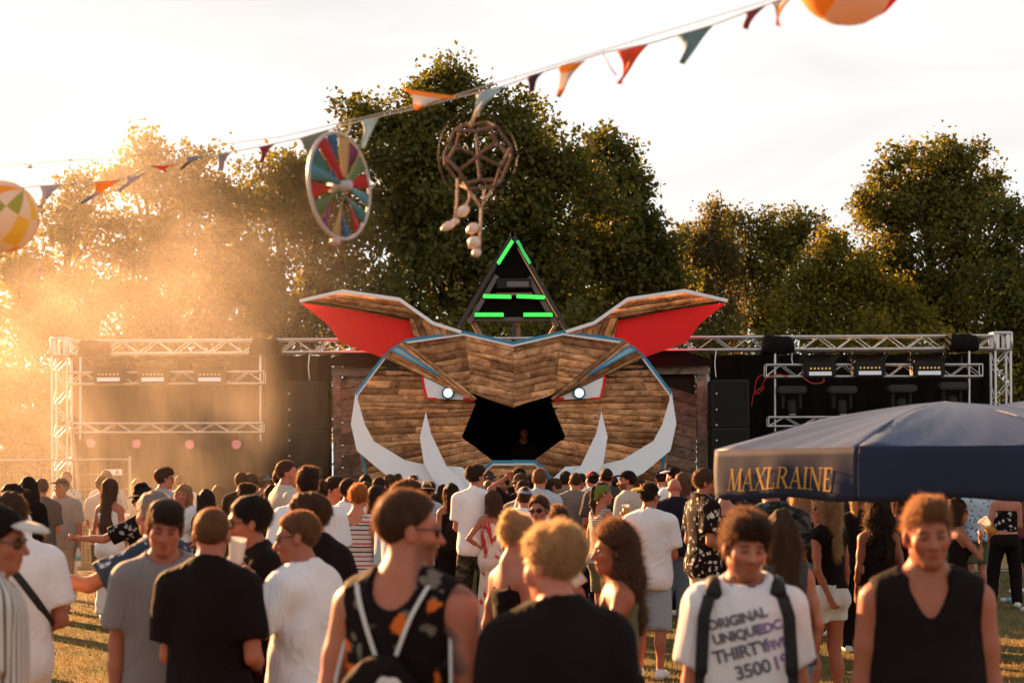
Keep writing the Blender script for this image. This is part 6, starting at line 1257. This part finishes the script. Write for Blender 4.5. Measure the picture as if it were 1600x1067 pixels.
for i, (a, c, t, cols) in enumerate((((62, 291), (97, 289), (60, 325), ('lilac',)), ((146, 285), (190, 281), (131, 318), ('orange', 'orange', 'lilac', 'lilac')), ((198, 279), (228, 270), (190, 300), ('lilac',)), ((232, 261), (276, 257), (262, 269), ('red',)), ((290, 246), (326, 244), (281, 264), ('grey',)), ((340, 242), (362, 239), (341, 266), ('grey',)), ((405, 230), (431, 225), (405, 254), ('maroon',)), ((467, 217), (514, 203), (479, 281), ('green',)), ((564, 190), (594, 181), (570, 233), ('pblue',)), ((627, 138), (718, 152), (655, 173), ('orange', 'white', 'white', 'orange')), ((744, 149), (792, 133), (733, 199), ('pblue', 'pblue', 'white', 'white')), ((823, 121), (851, 112), (826, 142), ('purple',)), ((873, 104), (916, 95), (869, 151), ('orange', 'white', 'white', 'orange')), ((963, 80), (1013, 70), (969, 132), ('red',)), ((1058, 57), (1113, 40), (1070, 101), ('blue',)), ((1164, 19), (1198, 8), (1169, 47), ('maroon',)), ((1206, 5), (1241, -6), (1216, 41), ('white', 'orange', 'orange', 'orange')))):
    A, C_, T = at(*a, sd_(a[0])), at(*c, sd_(c[0])), at(*t, sd_(t[0])); n = 8; V, Fc, mi = [], [], []; nd = (C_-A).cross(T-A).normalized()
    for j in range(n+1):
        for k in range(n+1):
            f = k/n; v = j/n; p = A.lerp(C_, f).lerp(T, v); side = .10*(A-C_).length*math.sin(math.pi*v); cen = A.lerp(C_, .5).lerp(T, v); p = p+(cen-p)*.35*math.sin(math.pi*v)*1.0
            V.append(tuple(p+nd*(.016*math.sin(v*3+i)+.012*math.sin(f*5+i*2))*(v+.15)))
    for j in range(n):
        for k in range(n): q = j*(n+1)+k; Fc.append((q, q+1, q+n+2, q+n+1)); mi.append(min(len(cols)-1, int((j+.5)/n*len(cols))))
    o = mesh_obj('flag', V, np.array(Fc), None, bunt, True, mats=[flag_mat(k) for k in cols], midx=mi); m = o.modifiers.new('s', 'SOLIDIFY'); m.thickness = .002
# wind wheel
c = at(531, 291, 6.2); sw = 6.2/FPX; whl = thing('wind_wheel', c, 'spinning wind wheel with many coloured blades hung on the bunting', 'wind wheel'); R_ = 82*sw
whl.rotation_euler = (0, math.radians(8), math.radians(61))
b = MB(); b.tube([(R_*math.cos(k*math.pi/24), 0, R_*math.sin(k*math.pi/24)) for k in range(48)], .0075, 8, closed=True); b.build('rim', plain('wheel_rim', (.55, .5, .47), .35), whl, True)
WC = [(.12, .3, .36), (.5, .04, .04), (.16, .24, .1), (.2, .06, .14), (.62, .42, .18), (.05, .16, .3), (.55, .05, .05), (.08, .2, .22)]
for k in range(16):
    a = 2*math.pi*k/16; b = MB(); nv = 7; 
    for j in range(nv):
        f = j/(nv-1); rr = R_*(.14+.83*f); wdt = .008+.023*f; tw_ = math.radians(40-34*f); ay = .022*(1 if k % 2 else -1)*(1-f)
        ct = Vector((math.cos(a)*rr, ay, math.sin(a)*rr)); tg = Vector((-math.sin(a), 0, math.cos(a)))*math.cos(tw_)+Vector((0, 1, 0))*math.sin(tw_)
        b.v += [tuple(ct-tg*wdt), tuple(ct+tg*wdt)]
    for j in range(nv-1): b.f.append((2*j, 2*j+1, 2*j+3, 2*j+2))
    o = b.build('blade', plain('wheel_blade_%d' % (k % 8), tuple(x*.8 for x in WC[k % 8]), .7, spec=.15), whl, True); m = o.modifiers.new('s', 'SOLIDIFY'); m.thickness = .0015
b = MB(); b.tube([(0, -.05, 0), (0, .05, 0)], .02, 12); b.build('hub', plain('wheel_hub', (.5, .46, .48), .3), whl, True)
b = MB(); b.ball((0, 0, -R_-.02), (.025, .02, .016), 10, 6); b.build('weight', plain('wheel_weight', (.6, .42, .42), .4), whl, True)
o = cable([(548, 196, 0), (545, 205, 0), (541, 212, 0)], .004, CORDW, 'short pink cord holding the wind wheel', 6.2, 'cord', 'cord')
# wooden stick mobile
c = at(747, 244, 6.6); sm_ = 6.6/FPX; mob = thing('stick_mobile', c, 'mobile of wooden sticks and hanging shells on the bunting', 'mobile'); STK = plain('stick_wood', (.16, .09, .07), .8); ph = (1+5**.5)/2
vs = [Vector(v) for v in [(x, y, z) for x in (-1, 1) for y in (-1, 1) for z in (-1, 1)]+[(0, x/ph, y*ph) for x in (-1, 1) for y in (-1, 1)]+[(x/ph, y*ph, 0) for x in (-1, 1) for y in (-1, 1)]+[(x*ph, 0, y/ph) for x in (-1, 1) for y in (-1, 1)]]
rm = Euler((.35, .3, .5)).to_matrix(); vs = [rm @ v*(56*sm_/1.732) for v in vs]; el_ = min((a-b_).length for i, a in enumerate(vs) for b_ in vs[:i])
for i, a in enumerate(vs):
    for b_ in vs[:i]:
        if (a-b_).length < el_*1.1: rod('stick', a, b_, .0068, STK, mob)
b = MB(); b.tube([(62*sm_*math.cos(k*.2618), .05*math.sin(k*.2618*2), 70*sm_*math.sin(k*.2618)) for k in range(24)], .0022, 6, closed=True); b.build('hoop', plain('hoop_wire', (.06, .035, .03), .6), mob, True)
def mo(px, py): return at(px, py, 6.6)-c
CORDM = plain('mobile_cord', (.5, .36, .27), .8); SHELL = plain('shell', (.78, .62, .5), .35, 0, .15, 20)
for pts in (((715, 279), (714, 310), (711, 343)), ((724, 284), (738, 305), (752, 325)), ((773, 290), (762, 308), (752, 325)), ((757, 292), (756, 318)), ((752, 325), (751, 355), (749, 396)), ((736, 293), (733, 312), (728, 322))): b = MB(); b.tube([mo(*p) for p in pts], .0055, 6); b.build('cord', CORDM, mob, True)
for i, (px, py, rx, rz, tl_) in enumerate(((701, 353, 12, 6.5, .5), (724, 330, 11, 8, .7), (739, 357, 10, 8, .6), (741, 379, 10, 10, .8), (745, 395, 7, 7, .5), (712, 346, 6, 5, .3))):
    p = mo(px, py); g = [ell((0, 0, 0), (rx*sm_, rz*sm_, rz*sm_), k=.01), cap((-rx*sm_*.5, 0, 0), (-rx*sm_*1.25, 0, 0), rz*sm_*.5, .003, k=.01)]; V, Fq = polygonize(g, .005); o = mesh_obj('shell', V, Fq, SHELL, mob); o.location = p; o.rotation_euler = (0, -tl_, 0)
o = cable([(751, 146, 0), (750, 165, 0), (748, 182, 0)], .004, CORDM, 'thin cord holding the stick mobile', 6.6, 'cord', 'cord')
# paper balloon lanterns
def lantern(px, py, rpx, d, label, pal, rot):
    c = at(px, py, d); R2 = rpx*d/FPX; t = thing('balloon_lantern', c, label, 'lantern', 'striped balloon lanterns'); t.rotation_euler = rot; n = 12
    for k in range(n):
        b = []; fc = []; mi = []; m = 14
        for j in range(m+1):
            th = math.pi*j/m
            for q in range(4): a = 2*math.pi*(k+q/3)/n; rr = R2*math.sin(th)*(1+.02*math.sin(q/3*math.pi)); b.append((rr*math.cos(a), rr*math.sin(a), R2*math.cos(th)*(1.06 if j > m/2 else 1)))
        for j in range(m):
            for q in range(3): z0 = j*4+q; fc.append((z0, z0+1, z0+5, z0+4)); mi.append(((j//4)+k) % len(pal) if px < 800 else k % len(pal))
        mesh_obj('gore', b, np.array(fc), None, t, True, mats=[flag_mat(x) for x in pal], midx=mi)
    b = MB(); b.tube([(R2*.25*math.cos(k*.5236), R2*.25*math.sin(k*.5236), -R2*1.0) for k in range(12)], .006, 6, closed=True); b.build('ring', CORDM, t, True)
FC['ygreen'] = (.32, .4, .08); FC['yellow'] = (.75, .55, .08); FC['hred'] = (.7, .02, .03)
lantern(4, 338, 55, 6.5, 'round lantern with white, orange and green patches at the left edge', ('white', 'orange', 'white', 'ygreen', 'white', 'yellow'), (.5, .7, .3))
lantern(1330, -54, 89, 5.2, 'round lantern with orange, white and red stripes at the top edge', ('orange', 'white', 'white', 'hred', 'white', 'orange'), (1.2, -.5, .4))
# bird far off
p = at(47, 262, 60); bird = thing('bird', p, 'small bird flying above the left trees', 'bird'); b = MB(); b.ball((0, 0, 0), (.12, .05, .04), 8, 6); b.build('body', TRUNK, bird, True)
for sg in (-1, 1): b = MB(); b.prism([(-.03, 0, .01), (.06, 0, .01), (sg*.1+.02, -.2, .1), (sg*.18, -.35, .06), (sg*.05, -.18, .07)], (0, 0, .008)); b.build('wing', TRUNK, bird)
# low barrier at the right behind the crowd
bar = thing('crowd_barrier', (0, 0, 0), 'low metal barrier with pale panels behind the people at right', 'barrier'); d = 25
a, c = at(1500, 745, d).x, at(1660, 745, d).x
for z in (.25, .95): rod('rail', (a, d, z), (c, d, z), .02, GALV, bar)
for k in range(9): x = a+(c-a)*k/8; rod('bar', (x, d, .05), (x, d, .95), .014, GALV, bar)
for k in range(4): x0_ = a+(c-a)*k/4; b = MB(); b.box((x0_+.06, d+.03, .28), (x0_+(c-a)/4-.06, d+.05, .9)); b.build('panel', plain('cream_panel', (.55, .42, .2), .7), bar)
# ---------------------------------------------------------------- smoke drifting from the left of the stage
def smoke(label, lo, hi, dens, lowcut, seed):
    m = bpy.data.materials.new('smoke'); m.use_nodes = True; nt = m.node_tree; nt.nodes.remove(nt.nodes['Principled BSDF']); pvn = nt.nodes.new('ShaderNodeVolumePrincipled')
    pvn.inputs['Color'].default_value = (1, .9, .78, 1); pvn.inputs['Anisotropy'].default_value = .5
    gc = coords(nt, 'Generated', (2, 2, 2)); off = N(nt, 'VectorMath', operation='SUBTRACT'); off.inputs[1].default_value = (1, 1, 1); nt.links.new(gc, off.inputs[0])
    ln_ = N(nt, 'VectorMath', operation='LENGTH'); nt.links.new(off.outputs[0], ln_.inputs[0]); fall = ramp(nt, ln_.outputs['Value'], [(.15, (1, 1, 1)), (1., (0, 0, 0))], 'EASE')
    mp_ = coords(nt, 'Object', (1, .6, .8)); nt.nodes[-1].inputs['Location'].default_value = (seed*7, seed*3, 0)
    nz1 = noise(nt, mp_, .3, 4, .6, 1.2); den = ramp(nt, nz1, [(lowcut, (.1, .1, .1)), (.66, (1, 1, 1))])
    mu = N(nt, 'Math', operation='MULTIPLY'); nt.links.new(fall, mu.inputs[0]); nt.links.new(den, mu.inputs[1]); mu2 = N(nt, 'Math', operation='MULTIPLY'); nt.links.new(mu.outputs[0], mu2.inputs[0]); mu2.inputs[1].default_value = dens
    nt.links.new(mu2.outputs[0], pvn.inputs['Density']); nt.links.new(pvn.outputs[0], nt.nodes['Material Output'].inputs['Volume'])
    b = MB(); b.box(lo, hi); o = b.build('smoke', m); tag(o, label, 'smoke', 'stage smoke', 'stuff')
smoke('golden smoke drifting through the trees behind the left of the stage', (-20, 30.75, -3), (0, 45, 13), .0078, .4, 0)
smoke('golden smoke drifting in front of the left trusses', (-11.6, 17.5, -3.5), (-.9, 30.45, 11), .046, .47, 1)
print('BUILT', round(time.time()-T0, 1), 's;', sum(len(o.data.loop_triangles) if False else sum(1 for _ in ()) for o in ()), 'tris', sum(sum(p.loop_total-2 for p in o.data.polygons) for o in bpy.data.objects if o.type == 'MESH' and o.data.users < 3))
